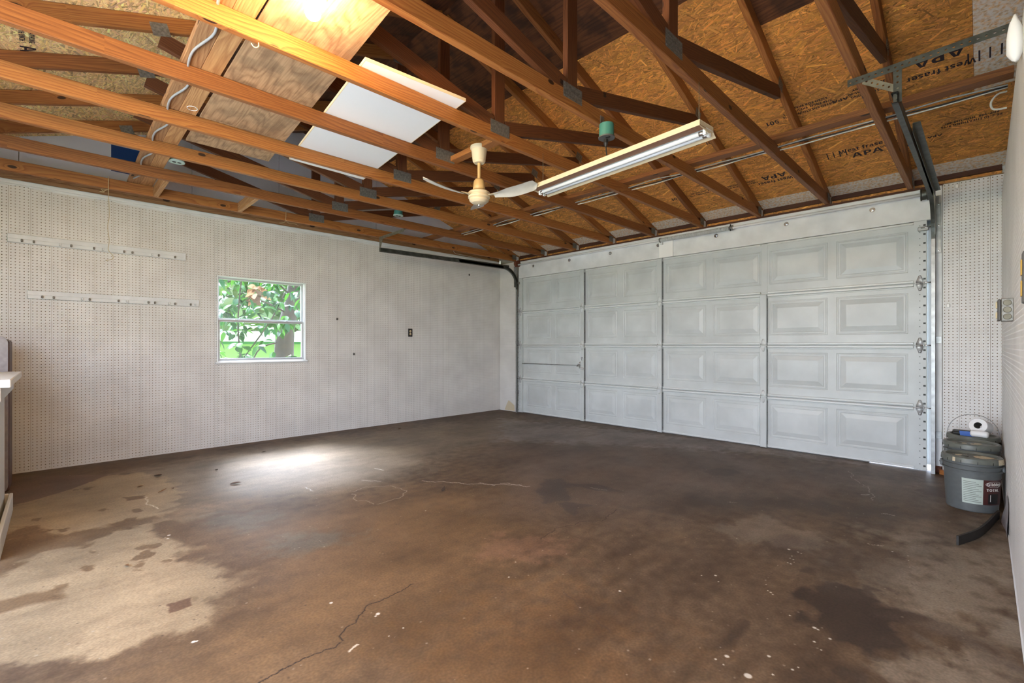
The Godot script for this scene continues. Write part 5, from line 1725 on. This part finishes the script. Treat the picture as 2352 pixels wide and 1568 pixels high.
func lamp_holder(at: Vector3, radius: float, energy: float, label: String, drop: float) -> void:
	var h := thing("bare_bulb", label, "lamp", at)
	part("base", turned([Vector2(0.0, 0.0), Vector2(0.052, 0.0), Vector2(0.052, -0.008), Vector2(0.026, -0.018), Vector2(0.022, -0.026), Vector2(0.0, -0.026)], 22), M.bright, h)
	var y := -0.026
	if drop > 0.0:
		part("cord", piped([Vector3(0, y, 0), Vector3(0, y - drop, 0)], 0.004, 6), M.black, h)
		y -= drop
	part("socket", turned([Vector2(0.0, y + 0.002), Vector2(0.016, y), Vector2(0.016, y - 0.02), Vector2(0.0, y - 0.02)], 16), M.bright, h)
	var c := y - 0.016 - radius
	var prof := []
	for k in 13:
		var a := PI * k / 12.0
		prof.append(Vector2(sin(a) * radius, c + cos(a) * radius))
	part("bulb", lathed(prof, 22), M.bulb, h)
	if drop <= 0.0:
		part("pull_knob", lathed([Vector2(0.0, -0.052), Vector2(0.006, -0.054), Vector2(0.009, -0.068), Vector2(0.010, -0.080), Vector2(0.0, -0.082)], 12), M.bright, h, Transform3D(Basis(), Vector3(0.047, 0, 0.05)))
		part("pull_chain", piped([Vector3(0.047, -0.006, 0.05), Vector3(0.047, -0.054, 0.05)], 0.0012, 5), M.chrome, h)
	var o := OmniLight3D.new()
	o.name = "bulb_glow"
	o.light_color = Color8(255, 212, 154)
	o.light_energy = energy
	o.light_size = radius
	o.omni_range = 12.0
	o.omni_attenuation = 2.0
	o.shadow_enabled = true
	h.add_child(o)
	o.position = Vector3(0, c, 0)


# ---------------------------------------------------------------- on the walls
func build_wall_things() -> void:
	# two hook rails on the left wall
	var rails := [
		[Vector3(0.0, 1.969, 0), 5.586, 4.357, [5.50, 5.43, 5.27, 5.20, 5.05, 4.99, 4.84, 4.78, 4.63, 4.58, 4.45], "upper whitewashed hook rail on the left pegboard wall"],
		[Vector3(0.0, 1.505, 0), 5.471, 4.245, [5.38, 5.31, 5.13, 5.08, 4.88, 4.82, 4.66, 4.61, 4.50, 4.45, 4.32, 4.28], "lower whitewashed hook rail on the left pegboard wall, nearer the window"],
	]
	for r in rails:
		var h := thing("hook_rail", r[4], "rail", r[0], "whitewashed hook rails")
		part("board", span(Vector3(0.0005, -0.036, r[2]), Vector3(0.0195, 0.036, r[1]), 0.003), M.white, h)
		part("ledge", span(Vector3(0.0195, -0.034, r[2] + 0.003), Vector3(0.024, -0.002, r[1] - 0.003), 0.002), M.white, h)
		var k := 0
		for z in r[3]:
			part("grip", span(Vector3(0.024, -0.028, z - 0.007), Vector3(0.046, -0.006, z + 0.007), 0.003), M.grip if k % 3 != 2 else M.white, h)
			k += 1
	# black outlet
	var o := thing("wall_outlet", "black double outlet with cream sockets on the left wall", "outlet", Vector3(0.0, 1.252, 1.727))
	part("cover", span(Vector3(0.0, -0.057, -0.035), Vector3(0.006, 0.057, 0.035), 0.003), M.black, o)
	for s in [-1.0, 1.0]:
		var st := begin(true)
		lathe(st, [Vector2(0.0, 0.0085), Vector2(0.0155, 0.0085), Vector2(0.0165, 0.004)], Vector3.ZERO, 16, Basis(Vector3(0, 1, 0), Vector3(1, 0, 0), Vector3(0, 0, -1)))
		var so := part("socket", done(st), M.beige, o, Transform3D(Basis(), Vector3(0, s * 0.02, 0)))
		for z in [-0.005, 0.005]:
			part("slot", span(Vector3(0.008, -0.004, z - 0.0012), Vector3(0.0092, 0.005, z + 0.0012)), M.black, so)
	part("screw", span(Vector3(0.005, -0.003, -0.003), Vector3(0.0075, 0.003, 0.003), 0.001), M.chrome, o)
	# small leftover hooks
	for q in [[Vector3(0.0, 1.402, 2.786), "small dark square plug in the left wall right of the window"], [Vector3(0.0, 0.962, 2.566), "small bent nail low on the left wall between window and outlet"], [Vector3(0.0, 2.183, 0.66), "small dark peg high on the left wall under the track"]]:
		solo("wall_peg", span(Vector3(0, -0.014, -0.009), Vector3(0.02, 0.014, 0.009), 0.003), M.dark_grey, q[1], "peg", Transform3D(Basis(), q[0]))
	# hole broken in the pegboard by the left end of the door
	solo("patch", prism(PackedVector2Array([Vector2(-0.11, 0.0), Vector2(0.12, 0.0), Vector2(0.11, 0.09), Vector2(0.06, 0.12), Vector2(-0.02, 0.16), Vector2(-0.06, 0.10)]), 0.004), M.dried, "jagged pale patch low on the pegboard in the far corner", "patch", Transform3D(Basis(), Vector3(0.24, 0.012, 0.004)))
	# clear clips on the right end of the front wall
	for q in [[5.478, 1.405, "small clear clip beside the right door jamb at mid height"], [5.53, 2.385, "small clear clip at the top of the right pegboard end"]]:
		solo("wall_clip", span(Vector3(-0.012, -0.016, 0.0), Vector3(0.012, 0.016, 0.016), 0.004), M.bright, q[2], "clip", Transform3D(Basis(), Vector3(q[0], q[1], 0.0)), "clear wall clips")
	# steel electrical box on the right wall
	var e := thing("electrical_box", "square steel electrical box with round knockouts on the right wall", "electrical box", Vector3(WIDE, 1.245, 2.02))
	part("box_body", span(Vector3(-0.040, -0.054, -0.052), Vector3(0.0, 0.054, 0.052), 0.002), M.plate, e)
	part("cover", span(Vector3(-0.052, -0.052, -0.051), Vector3(-0.0405, 0.052, 0.051), 0.004), M.dark_grey, e)
	for s in [-1.0, 1.0]:
		part("socket", span(Vector3(-0.058, s * 0.025 - 0.017, -0.017), Vector3(-0.052, s * 0.025 + 0.017, 0.017), 0.004), M.beige, e)
	for k in 3:
		part("knockout", turned([Vector2(0.0, 0.0022), Vector2(0.0125, 0.0022), Vector2(0.0145, 0.0)], 18, Basis(Vector3(1, 0, 0), Vector3(0, 0, 1), Vector3(0, -1, 0))), M.old_steel, e, Transform3D(Basis(), Vector3(-0.020, (k - 1) * 0.033, 0.052)))
	# a grey and yellow tool hanging close by the camera
	var t := thing("wall_tool", "dark grey tool with yellow grips hanging on the right wall", "tool", Vector3(WIDE - 0.001, 1.30, 3.0))
	part("body", span(Vector3(-0.008, -0.085, -0.03), Vector3(0.0, 0.085, 0.05), 0.003), M.dark_grey, t)
	for s in [-1.0, 1.0]:
		part("grip", span(Vector3(-0.011, s * 0.035 - 0.026, -0.025), Vector3(-0.0081, s * 0.035 + 0.026, 0.01), 0.001), M.yellow, t)
	# a white bag on the end of the hanger angle, a loop of cable by it
	var st := begin(true)
	var n := noise(91, 9.0, 3)
	var prof := []
	for k in 11:
		var a := PI * k / 10.0
		prof.append(Vector2(0.022 * sin(a) * (1.0 - 0.25 * cos(a)), 0.085 * cos(a)))
	lathe(st, prof, Vector3.ZERO, 14)
	var raw := done(st)
	var mdt := MeshDataTool.new()
	mdt.create_from_surface(raw, 0)
	for i in mdt.get_vertex_count():
		var v := mdt.get_vertex(i)
		mdt.set_vertex(i, v * (1.0 + 0.22 * n.get_noise_3dv(v * 3.0)))
	raw.clear_surfaces()
	mdt.commit_to_surface(raw)
	solo("plastic_bag", raw, M.cloth, "white plastic bag hanging from the hanger angle at the right wall", "bag", Transform3D(Basis(), Vector3(5.768, 2.20, 2.80)))
	solo("cable_loop", piped(curve([Vector3(5.775, 2.46, 1.60), Vector3(5.74, 2.45, 1.62), Vector3(5.715, 2.41, 1.63), Vector3(5.725, 2.37, 1.63), Vector3(5.775, 2.36, 1.63)], 7), 0.005, 6), M.cable, "white cable loop curling at the top of the right wall", "cable")
	solo("wall_cable", piped(curve([Vector3(0.36, 2.45, 1.25), Vector3(0.22, 2.43, 1.1), Vector3(0.05, 2.465, 0.85), Vector3(0.03, 2.46, 0.5), Vector3(0.05, 2.45, 0.1)], 8), 0.004, 6), M.cable, "thin pale cable running along the top of the left wall into the corner", "cable")


# ---------------------------------------------------------------- paint pails and odds by the right jamb
func pail(at: Vector3, high: float, label: String, turn: float, lidded := true) -> Node3D:
	var b := thing("paint_pail", label, "pail", at, "grey plastic paint pails")
	b.rotation.y = turn
	var k := high - 0.06
	part("body", turned([Vector2(0.0, 0.003), Vector2(0.122, 0.0), Vector2(0.126, 0.006), Vector2(0.138, k - 0.03), Vector2(0.146, k - 0.03), Vector2(0.147, k - 0.022), Vector2(0.139, k - 0.020), Vector2(0.140, k), Vector2(0.147, k), Vector2(0.148, k + 0.008), Vector2(0.140, k + 0.010), Vector2(0.141, high - 0.025)], 48), M.pail, b)
	var ear := span(Vector3(-0.154, k - 0.03, -0.02), Vector3(-0.138, k + 0.012, 0.02), 0.004)
	part("ear", ear, M.pail, b)
	part("ear", ear, M.pail, b, Transform3D(Basis(Vector3(-1, 0, 0), Vector3(0, 1, 0), Vector3(0, 0, -1)), Vector3.ZERO))
	if lidded:
		var l := part("lid", turned([Vector2(0.0, high - 0.014), Vector2(0.122, high - 0.014), Vector2(0.128, high), Vector2(0.143, high), Vector2(0.149, high - 0.006), Vector2(0.151, high - 0.034), Vector2(0.142, high - 0.036)], 48), M.lid, b)
		for i in 12:
			var a := TAU * i / 12.0 + 0.2
			part("notch", span(Vector3(-0.0012, high - 0.036, 0.1485), Vector3(0.0012, high - 0.020, 0.1520)), M.black, l, Transform3D(Basis(Vector3.UP, a), Vector3.ZERO))
		part("spout_ring", turned([Vector2(0.030, high - 0.013), Vector2(0.032, high - 0.007), Vector2(0.040, high - 0.007), Vector2(0.042, high - 0.013)], 24), M.lid, l, Transform3D(Basis(), Vector3(-0.055, 0, 0.01)))
	return b


func splash(parent: Node, r: float, y: float, seed_: int, n: int, size: float) -> void:
	# dried paint lying on a lid: ragged thin islands
	var q := RandomNumberGenerator.new()
	q.seed = seed_
	for i in n:
		var a := q.randf() * TAU
		var d := sqrt(q.randf()) * r
		var poly := PackedVector2Array()
		var s := size * q.randf_range(0.5, 1.3)
		for k in 9:
			var an := TAU * k / 9.0
			poly.append(Vector2(cos(an) * 1.8, sin(an)) * s * q.randf_range(0.55, 1.0))
		part("dried_paint", prism(poly, 0.0012), M.dried, parent, Transform3D(Basis(Vector3(1, 0, 0), Vector3(0, 0, 1), Vector3(0, -1, 0)).rotated(Vector3.UP, q.randf() * TAU), Vector3(cos(a) * d, y + i * 0.0003, sin(a) * d)))


func letters(text: String, size: float, radius: float, y: float, mid: float, m: Material, parent: Node, spacing: float) -> void:
	# lettering wrapped round a pail, one letter at a time; angles from +z towards +x
	var f := SystemFont.new()
	f.font_names = PackedStringArray(["Droid Sans"])
	f.font_weight = 600
	var total := f.get_string_size(text, HORIZONTAL_ALIGNMENT_LEFT, -1, 32).x
	var run := 0.0
	for i in text.length():
		var adv := f.get_string_size(text[i], HORIZONTAL_ALIGNMENT_LEFT, -1, 32).x
		var a := mid + (run + adv * 0.5 - total * 0.5) / 32.0 * size * spacing / radius
		run += adv
		var t := TextMesh.new()
		t.text = text[i]
		t.font = f
		t.font_size = 32
		t.pixel_size = size / 32.0
		t.depth = 0.0006
		part("letter", t, m, parent, Transform3D(Basis(Vector3.UP, a), Vector3(sin(a) * radius, y, cos(a) * radius)))


func sleeve(a0: float, a1: float, y0: float, y1: float, r0: float, r1: float) -> ArrayMesh:
	var st := begin(true)
	var n := 20
	for k in n:
		var p := lerpf(a0, a1, float(k) / n)
		var q := lerpf(a0, a1, float(k + 1) / n)
		quad(st, Vector3(sin(p) * r0, y0, cos(p) * r0), Vector3(sin(q) * r0, y0, cos(q) * r0), Vector3(sin(q) * r1, y1, cos(q) * r1), Vector3(sin(p) * r1, y1, cos(p) * r1), Vector3(sin((p + q) / 2), 0, cos((p + q) / 2)))
	return done(st)


func build_corner_things() -> void:
	var p1 := pail(Vector3(5.630, 0, 0.96), 0.348, "nearest grey paint pail with a maroon and grey label", 0.0)
	var r := func(y: float) -> float: return 0.1268 + (y / 0.258) * 0.0122
	var lab := part("label", sleeve(-0.33, 0.42, 0.055, 0.215, r.call(0.055), r.call(0.215)), M.sticker, p1)
	lab.set_meta("label", "pale grey printed label panel")
	var mar := part("label", sleeve(0.42, 1.75, 0.055, 0.215, r.call(0.055) + 0.0002, r.call(0.215) + 0.0002), M.maroon, p1)
	part("label_box", sleeve(0.62, 1.12, 0.062, 0.128, r.call(0.062) + 0.0007, r.call(0.128) + 0.0007), M.black, mar)
	var rr: float = r.call(0.18) + 0.001
	letters("Glidden", 0.026, rr, 0.188, 0.90, M.print_white, mar, 1.0)
	letters("TOTAL", 0.024, rr, 0.152, 0.82, M.print_white, mar, 1.1)
	part("brush_mark", sleeve(0.70, 0.73, 0.078, 0.122, r.call(0.078) + 0.0012, r.call(0.122) + 0.0012), M.print_white, mar)
	var oval := []
	for k in 33:
		var t := TAU * k / 32.0
		var an := 0.90 + 0.062 / 0.136 * cos(t) * 0.85
		oval.append(Vector3(sin(an) * rr, 0.188 + 0.018 * sin(t), cos(an) * rr))
	part("oval_mark", piped(oval, 0.0010, 4), M.print_white, mar)
	for k in 12:
		var y := 0.068 + k * 0.0115
		part("text_line", sleeve(-0.28, 0.36 - 0.1 * (k % 3), y, y + 0.003, r.call(y) + 0.0006, r.call(y + 0.003) + 0.0006), M.lid, lab)
	var hd := []
	for k in 17:
		var t := PI * k / 16.0
		hd.append(Vector3(-0.157 * cos(t), 0.285 - 0.085 * sin(t), -0.05 * sin(t) + 0.002))
	part("handle", piped(hd, 0.0022, 6), M.steel, p1)
	splash(p1, 0.085, 0.3352, 3, 9, 0.026)
	part("dried_drip", sleeve(0.95, 1.4, 0.313, 0.347, 0.1525, 0.1505), M.dried, p1)
	part("dried_drip", sleeve(-0.62, -0.52, 0.315, 0.342, 0.1525, 0.1508), M.dried, p1)
	var p2 := pail(Vector3(5.624, 0, 0.640), 0.386, "middle grey paint pail with a round spout ring on its lid", 0.5)
	splash(p2, 0.07, 0.3732, 8, 5, 0.02)
	var p3 := pail(Vector3(5.628, 0, 0.29), 0.392, "farthest grey paint pail with its wire handle raised", 0.2)
	var arc := []
	for k in 21:
		var t := PI * k / 20.0
		arc.append(Vector3(-0.150 * cos(t), 0.335 + 0.21 * pow(sin(t), 0.75), 0.0))
	part("handle", piped(arc, 0.0022, 6), M.steel, p3)
	# rolls and tray on the farthest pail
	var along := Basis(Vector3(0.9, 0.0, 0.3).normalized(), Vector3(-0.28, 0.25, 0.92).normalized(), Vector3.ZERO)
	along = Basis(along.x, along.y, along.x.cross(along.y)).orthonormalized()
	var rl := thing("tape_roll", "wide white tape roll lying on the farthest pail", "roll", Vector3(5.672, 0.458, 0.30))
	part("roll", turned([Vector2(0.024, -0.055), Vector2(0.052, -0.055), Vector2(0.054, -0.052), Vector2(0.054, 0.052), Vector2(0.052, 0.055), Vector2(0.024, 0.055), Vector2(0.024, -0.055)], 30, along), M.cloth, rl)
	part("core", turned([Vector2(0.0235, -0.054), Vector2(0.0235, 0.054)], 20, along), M.dark_grey, rl)
	var wr := thing("roller_cover", "small white paint roller sleeve under the tape roll", "roll", Vector3(5.665, 0.417, 0.415))
	part("sleeve", lathed([Vector2(0.0, -0.05), Vector2(0.018, -0.048), Vector2(0.024, -0.04), Vector2(0.024, 0.04), Vector2(0.018, 0.048), Vector2(0.0, 0.05)], 16), M.cloth, wr, Transform3D(Basis(Vector3(0, 1, 0), Vector3(-0.95, 0.0, -0.3).normalized(), Vector3(0.3, 0, -0.95)).orthonormalized(), Vector3.ZERO))
	var ty := thing("paint_tray", "black paint tray with a bright blue end on the farthest pail", "tray", Vector3(5.575, 0.393, 0.31))
	part("tray", span(Vector3(-0.06, 0.0, -0.07), Vector3(0.07, 0.022, 0.06), 0.006), M.black, ty)
	part("blue_end", prism(PackedVector2Array([Vector2(-0.035, -0.004), Vector2(0.045, -0.012), Vector2(0.05, 0.03), Vector2(-0.04, 0.03)]), 0.004), M.blue_tray, ty, Transform3D(Basis(), Vector3(0.02, 0.0, 0.064)))
	# strip of black rubber curling out on the floor
	var sec := []
	var base := curve([Vector3(5.752, 0, 1.125), Vector3(5.735, 0, 1.22), Vector3(5.705, 0, 1.42), Vector3(5.66, 0, 1.64), Vector3(5.588, 0, 1.84)], 7)
	var st := begin()
	for i in base.size():
		var d: Vector3 = (base[mini(i + 1, base.size() - 1)] - base[maxi(i - 1, 0)]).normalized()
		var s := d.cross(Vector3.UP).normalized()
		sec.append([base[i] - s * 0.005, base[i] + s * 0.005, base[i] + s * 0.005 + Vector3.UP * 0.05, base[i] - s * 0.005 + Vector3.UP * 0.05])
	for i in sec.size() - 1:
		for k in 4:
			var l := (k + 1) % 4
			var mid: Vector3 = (sec[i][0] + sec[i][2]) * 0.5
			quad(st, sec[i][k], sec[i][l], sec[i + 1][l], sec[i + 1][k], (sec[i][k] + sec[i][l]) * 0.5 - mid)
	for i in [0, sec.size() - 1]:
		quad(st, sec[i][0], sec[i][1], sec[i][2], sec[i][3], Vector3(0, 0, -1 if i == 0 else 1))
	solo("rubber_strip", done(st), M.rubber, "black rubber strip curling out from behind the nearest pail", "strip")
	# grey sheet peeling off the foot of the right wall
	var ps := begin(true)
	var nz := 14
	var ny := 8
	var g := []
	for i in nz + 1:
		var row := []
		for j in ny + 1:
			var u := float(i) / nz
			var v := float(j) / ny
			var bulge := sin(u * PI) * (1.0 - v) * 0.02 + 0.008 * sin(u * 7.0 + v * 3.0) * (1.0 - v)
			row.append(Vector3(WIDE - 0.003 - absf(bulge), 0.004 + v * 0.20 * sin(u * PI * 0.5 + 0.35), 1.02 + u * 0.52))
		g.append(row)
	for i in nz:
		for j in ny:
			quad(ps, g[i][j], g[i][j + 1], g[i + 1][j + 1], g[i + 1][j], Vector3.LEFT)
	solo("peeling_sheet", done(ps), M.appliance_face, "grey vinyl sheet peeling off the foot of the right wall", "sheet")
	# timber offcut seen past the jamb
	solo("offcut", board(Vector3(5.435, 0.02, 0.035), Vector3(5.52, 0.02, 0.10), Vector3.UP, 0.04, 0.03), M.wood[2], "orange wood offcut on the floor beside the right track foot", "offcut")


# ---------------------------------------------------------------- white counter and appliance at the left edge
func build_counter() -> void:
	var c := thing("counter", "white painted counter with skirting at the left edge", "counter", Vector3(1.2, 0, 5.46))
	part("top", span(Vector3(0.0, 0.862, 0.0), Vector3(1.05, 0.902, 0.90), 0.004), M.counter, c)
	part("apron", span(Vector3(0.035, 0.79, 0.035), Vector3(1.05, 0.862, 0.055), 0.003), M.counter, c)
	part("apron", span(Vector3(0.035, 0.79, 0.055), Vector3(0.055, 0.862, 0.90), 0.003), M.counter, c)
	part("side_board", span(Vector3(0.075, 0.0, 0.072), Vector3(0.093, 0.862, 0.90), 0.002), M.pale_wood, c)
	part("front_board", span(Vector3(0.093, 0.0, 0.072), Vector3(1.05, 0.862, 0.09), 0.002), M.counter, c)
	part("skirting", span(Vector3(0.045, 0.0, 0.037), Vector3(1.05, 0.115, 0.055), 0.004), M.counter, c)
	part("skirting", span(Vector3(0.045, 0.0, 0.055), Vector3(0.063, 0.115, 0.90), 0.004), M.counter, c)
	var a := thing("appliance", "brown sided appliance with a rounded grey face behind the white counter", "appliance", Vector3(0.36, 0, 5.54))
	part("body", span(Vector3(0.0, 0.0, 0.0), Vector3(0.34, 1.12, 0.62), 0.02), M.appliance_side, a)
	var o := PackedVector2Array()
	for q in [[0.06, 0.06, PI], [0.56, 0.06, PI * 1.5], [0.56, 1.09, 0.0], [0.06, 1.09, PI * 0.5]]:
		for k in 7:
			var an: float = q[2] + PI * 0.5 * k / 6.0
			o.append(Vector2(q[0] + 0.055 * cos(an), q[1] + 0.055 * sin(an)))
	part("face", prism(o, 0.05), M.appliance_face, a, Transform3D(Basis(Vector3(0, 0, 1), Vector3(0, 1, 0), Vector3(-1, 0, 0)), Vector3(0.367, 0.0, 0.0)))


# ---------------------------------------------------------------- dry leaves on the floor
func leaf_mesh(long: float, wide: float, fold: float, curl: float) -> ArrayMesh:
	var st := begin(true)
	var n := 6
	var rows := []
	for i in n + 1:
		var u := float(i) / n
		var w := wide * 0.5 * pow(sin(PI * clampf(u, 0.02, 0.98)), 0.75) * (1.25 - 0.5 * u)
		var y := curl * u * u
		rows.append([Vector3(u * long, y + fold * w, -w), Vector3(u * long, y, 0), Vector3(u * long, y + fold * w, w)])
	for i in n:
		for k in 2:
			quad(st, rows[i][k], rows[i][k + 1], rows[i + 1][k + 1], rows[i + 1][k], Vector3.UP)
	return done(st)


func build_litter() -> void:
	var m := [leaf_mesh(0.085, 0.035, 0.5, 0.012), leaf_mesh(0.06, 0.022, 0.4, 0.02), leaf_mesh(0.04, 0.018, 0.7, 0.006)]
	for q in [
		[Vector3(1.60, 0.004, 4.34), 0, 0, 0.9, "large dry leaf on the floor at the edge of the cream paint"],
		[Vector3(2.90, 0.004, 3.28), 1, 1, 2.2, "curled dark leaf on the open floor right of the window light"],
		[Vector3(0.90, 0.004, 4.72), 0, 0, 0.5, "long brown leaf near the foot of the left wall"],
		[Vector3(1.48, 0.004, 4.77), 1, 2, 1.9, "reddish dry leaf on the cream paint between two leaves"],
		[Vector3(1.42, 0.004, 4.68), 2, 0, 0.2, "tiny brown leaf scrap beside the reddish leaf"],
		[Vector3(1.20, 0.004, 4.86), 2, 2, 1.2, "small tan leaf scrap on the cream paint"],
		[Vector3(0.42, 0.004, 2.17), 2, 2, 0.7, "small curled leaf far along the left wall foot"],
		[Vector3(0.62, 0.004, 3.83), 2, 1, 1.4, "small dark leaf under the window"],
		[Vector3(1.05, 0.004, 4.32), 2, 1, 0.3, "tiny dark leaf left of the window light"],
		[Vector3(2.75, 0.004, 5.06), 2, 2, 0.3, "small rusty leaf scrap on the cream paint near the camera"],
	]:
		solo("dry_leaf", m[q[1]], M.fallen[q[2]], q[4], "leaf", Transform3D(Basis(Vector3.UP, q[3]), q[0]), "dry leaves on the floor")


# ---------------------------------------------------------------- outside the window and the doors
func build_garden() -> void:
	solo("ground", span(Vector3(-60, -0.25, -40), Vector3(50, -0.11, 60)), M.ground, "grassy ground outside the garage", "ground", Transform3D(), "", "structure")
	solo("driveway", span(Vector3(-1.0, -0.11, -12), Vector3(7.0, -0.03, -0.12)), M.drive, "pale concrete driveway outside the garage door", "driveway", Transform3D(), "", "structure")
	solo("bounce_path", span(Vector3(6.0, -0.11, -0.1), Vector3(12.0, -0.03, 6.5)), M.drive, "unseen pale concrete path outside the right wall, bouncing daylight through the doorway", "path", Transform3D(), "", "structure")  # unseen pale surface that reflects daylight in at the side doorway
	solo("bounce_slab", span(Vector3(0.5, -0.11, 6.57), Vector3(9.0, -0.03, 14)), M.drive, "unseen pale concrete slab behind the garage, added to bounce daylight in", "slab", Transform3D(), "", "structure")  # unseen, added pale so sunlight bounces in through the back opening
	# low pale green building
	var h := thing("neighbour_building", "pale green building with white roof edge beyond the leaves", "building", Vector3(-10.5, -0.11, 0.0))
	part("wall", span(Vector3(-4, 0, -2.6), Vector3(0, 1.22, 4.0)), M.lime, h)
	part("green_band", span(Vector3(-4.02, 1.22, -2.62), Vector3(0.03, 1.30, 4.02)), M.lime_trim, h)
	part("roof_edge", span(Vector3(-4.3, 1.30, -3.0), Vector3(0.3, 1.62, 4.4)), M.bright, h)
	# tree trunk by the window
	var t := thing("garden_tree", "broad leaved tree with a grey brown trunk outside the window", "tree", Vector3(-2.1, -0.11, 2.72))
	var st := begin(true)
	var n := noise(33, 2.0, 3)
	var spine := [Vector3(0.02, 0, -0.02), Vector3(0.0, 0.8, 0.0), Vector3(0.0, 1.4, -0.03), Vector3(-0.02, 2.0, -0.16), Vector3(-0.06, 3.2, -0.34), Vector3(-0.1, 4.6, -0.5)]
	var ring := []
	var pts := curve(spine, 4)
	for i in pts.size():
		var r := lerpf(0.165, 0.07, float(i) / pts.size())
		var row := []
		for k in 14:
			var a := TAU * k / 14.0
			row.append(pts[i] + Vector3(cos(a), 0, sin(a)) * r * (1.0 + 0.12 * n.get_noise_3d(cos(a), pts[i].y, sin(a))))
		ring.append(row)
	for i in ring.size() - 1:
		for k in 14:
			var l := (k + 1) % 14
			quad(st, ring[i][k], ring[i][l], ring[i + 1][l], ring[i + 1][k], ring[i][k] - pts[i])
	part("trunk", done(st), M.bark, t)
	for q in [[Vector3(-0.02, 2.0, -0.1), Vector3(0.3, 2.25, 0.4), Vector3(0.55, 2.05, 0.9)], [Vector3(-0.01, 1.7, -0.05), Vector3(0.25, 1.85, 0.5), Vector3(0.5, 1.5, 1.05)], [Vector3(-0.05, 2.6, -0.2), Vector3(0.3, 2.5, -0.4), Vector3(0.55, 2.3, -0.3)]]:
		part("branch", piped(curve(q, 5), 0.014, 6), M.bark, t)
	# a shrub closer in, thin stems
	var s := thing("garden_shrub", "leafy shrub with thin stems close outside the window", "shrub", Vector3(-0.95, -0.11, 3.60))
	for q in [[Vector3(0, 0, 0), Vector3(0.02, 0.9, 0.02), Vector3(0.0, 1.5, 0.05), Vector3(0.03, 2.2, 0.0)], [Vector3(0, 0.6, 0.0), Vector3(0.08, 1.1, -0.15), Vector3(0.1, 1.22, -0.38)], [Vector3(0, 1.0, 0), Vector3(0.1, 1.5, -0.3), Vector3(0.05, 1.9, -0.5)]]:
		part("stem", piped(curve(q, 6), 0.009, 6), M.bark, s)
	var lm := [leaf_mesh(0.125, 0.055, 0.25, -0.03), leaf_mesh(0.105, 0.082, 0.2, -0.02), leaf_mesh(0.145, 0.05, 0.3, -0.05)]
	var r := RandomNumberGenerator.new()
	r.seed = 19
	# whorls of leaves on the shrub and on the tree's low branches
	for i in 92:
		var c := Vector3(r.randf_range(-0.28, 0.45), r.randf_range(0.75, 2.15), r.randf_range(-0.75, 0.42))
		if c.y < 1.45 and c.y > 0.8 and c.z < -0.25 and r.randf() < 0.35:
			c.y += 0.65
		for k in r.randi_range(3, 6):
			leaf(s, lm[r.randi() % 3], M.leaf[r.randi() % 5], c, r)
	for i in 66:
		var c := Vector3(r.randf_range(-1.0, 0.42), r.randf_range(1.45, 2.65), r.randf_range(-1.0, 1.2))
		for k in r.randi_range(3, 6):
			leaf(t, lm[r.randi() % 3], M.leaf[r.randi() % 5], c, r)
	# a cluster of dead leaves
	for k in 26:
		var b := Basis.from_euler(Vector3(r.randf_range(-1.4, 1.4), r.randf() * TAU, r.randf_range(-1.5, 0.3)))
		part("dead_leaf", lm[r.randi() % 3], M.dead_leaf[r.randi() % 3], s, Transform3D(b, Vector3(0.1, 1.85, -0.16) + Vector3(r.randf_range(-0.05, 0.05), r.randf_range(-0.1, 0.08), r.randf_range(-0.07, 0.07))))
	# hedge and tree crowns further off
	var tall := leaf_mesh(0.34, 0.2, 0.2, -0.04)
	for q in [[Vector3(-6.5, 0, -2.2), Vector3(1.3, 2.6, 1.6), 900, "tall leafy bush right of the green building"], [Vector3(-8.5, 1.6, 1.2), Vector3(1.2, 2.2, 3.2), 1100, "tree crown spreading above the green building"], [Vector3(-17, 0, -2), Vector3(1.5, 6.0, 9.0), 1800, "dense trees standing behind the green building"]]:
		var mm := MultiMesh.new()
		mm.transform_format = MultiMesh.TRANSFORM_3D
		mm.use_colors = true
		mm.mesh = tall
		mm.instance_count = q[2]
		for i in q[2]:
			var v := Vector3(r.randfn(0, 0.45), r.randf(), r.randfn(0, 0.45))
			var at := Vector3(v.x * q[1].x, v.y * q[1].y, v.z * q[1].z)
			var big := 2.0 if q[2] > 1500 else 1.0
			mm.set_instance_transform(i, Transform3D(Basis.from_euler(Vector3(r.randf() * TAU, r.randf() * TAU, r.randf() * TAU)).scaled(Vector3.ONE * r.randf_range(0.7, 1.4) * big), at))
			var k := r.randf_range(0.7, 1.35)
			mm.set_instance_color(i, Color(0.045 * k + 0.03 * r.randf(), 0.12 * k, 0.02 * k))
		var o := MultiMeshInstance3D.new()
		o.name = numbered("distant_foliage")
		o.multimesh = mm
		var m := mat(Color.WHITE, 0.5)
		m.vertex_color_use_as_albedo = true
		m.backlight_enabled = true
		m.backlight = Color(0.12, 0.2, 0.05)
		o.material_override = m
		o.position = q[0]
		add_child(o)
		tag(o, q[3], "foliage", "", "stuff")


func leaf(parent: Node, mesh: Mesh, m: Material, c: Vector3, r: RandomNumberGenerator) -> void:
	var b := Basis.from_euler(Vector3(r.randf_range(-0.5, 0.5), r.randf() * TAU, r.randf_range(-1.1, 0.2)))
	part("leaf", mesh, m, parent, Transform3D(b, c + b.x * 0.012))
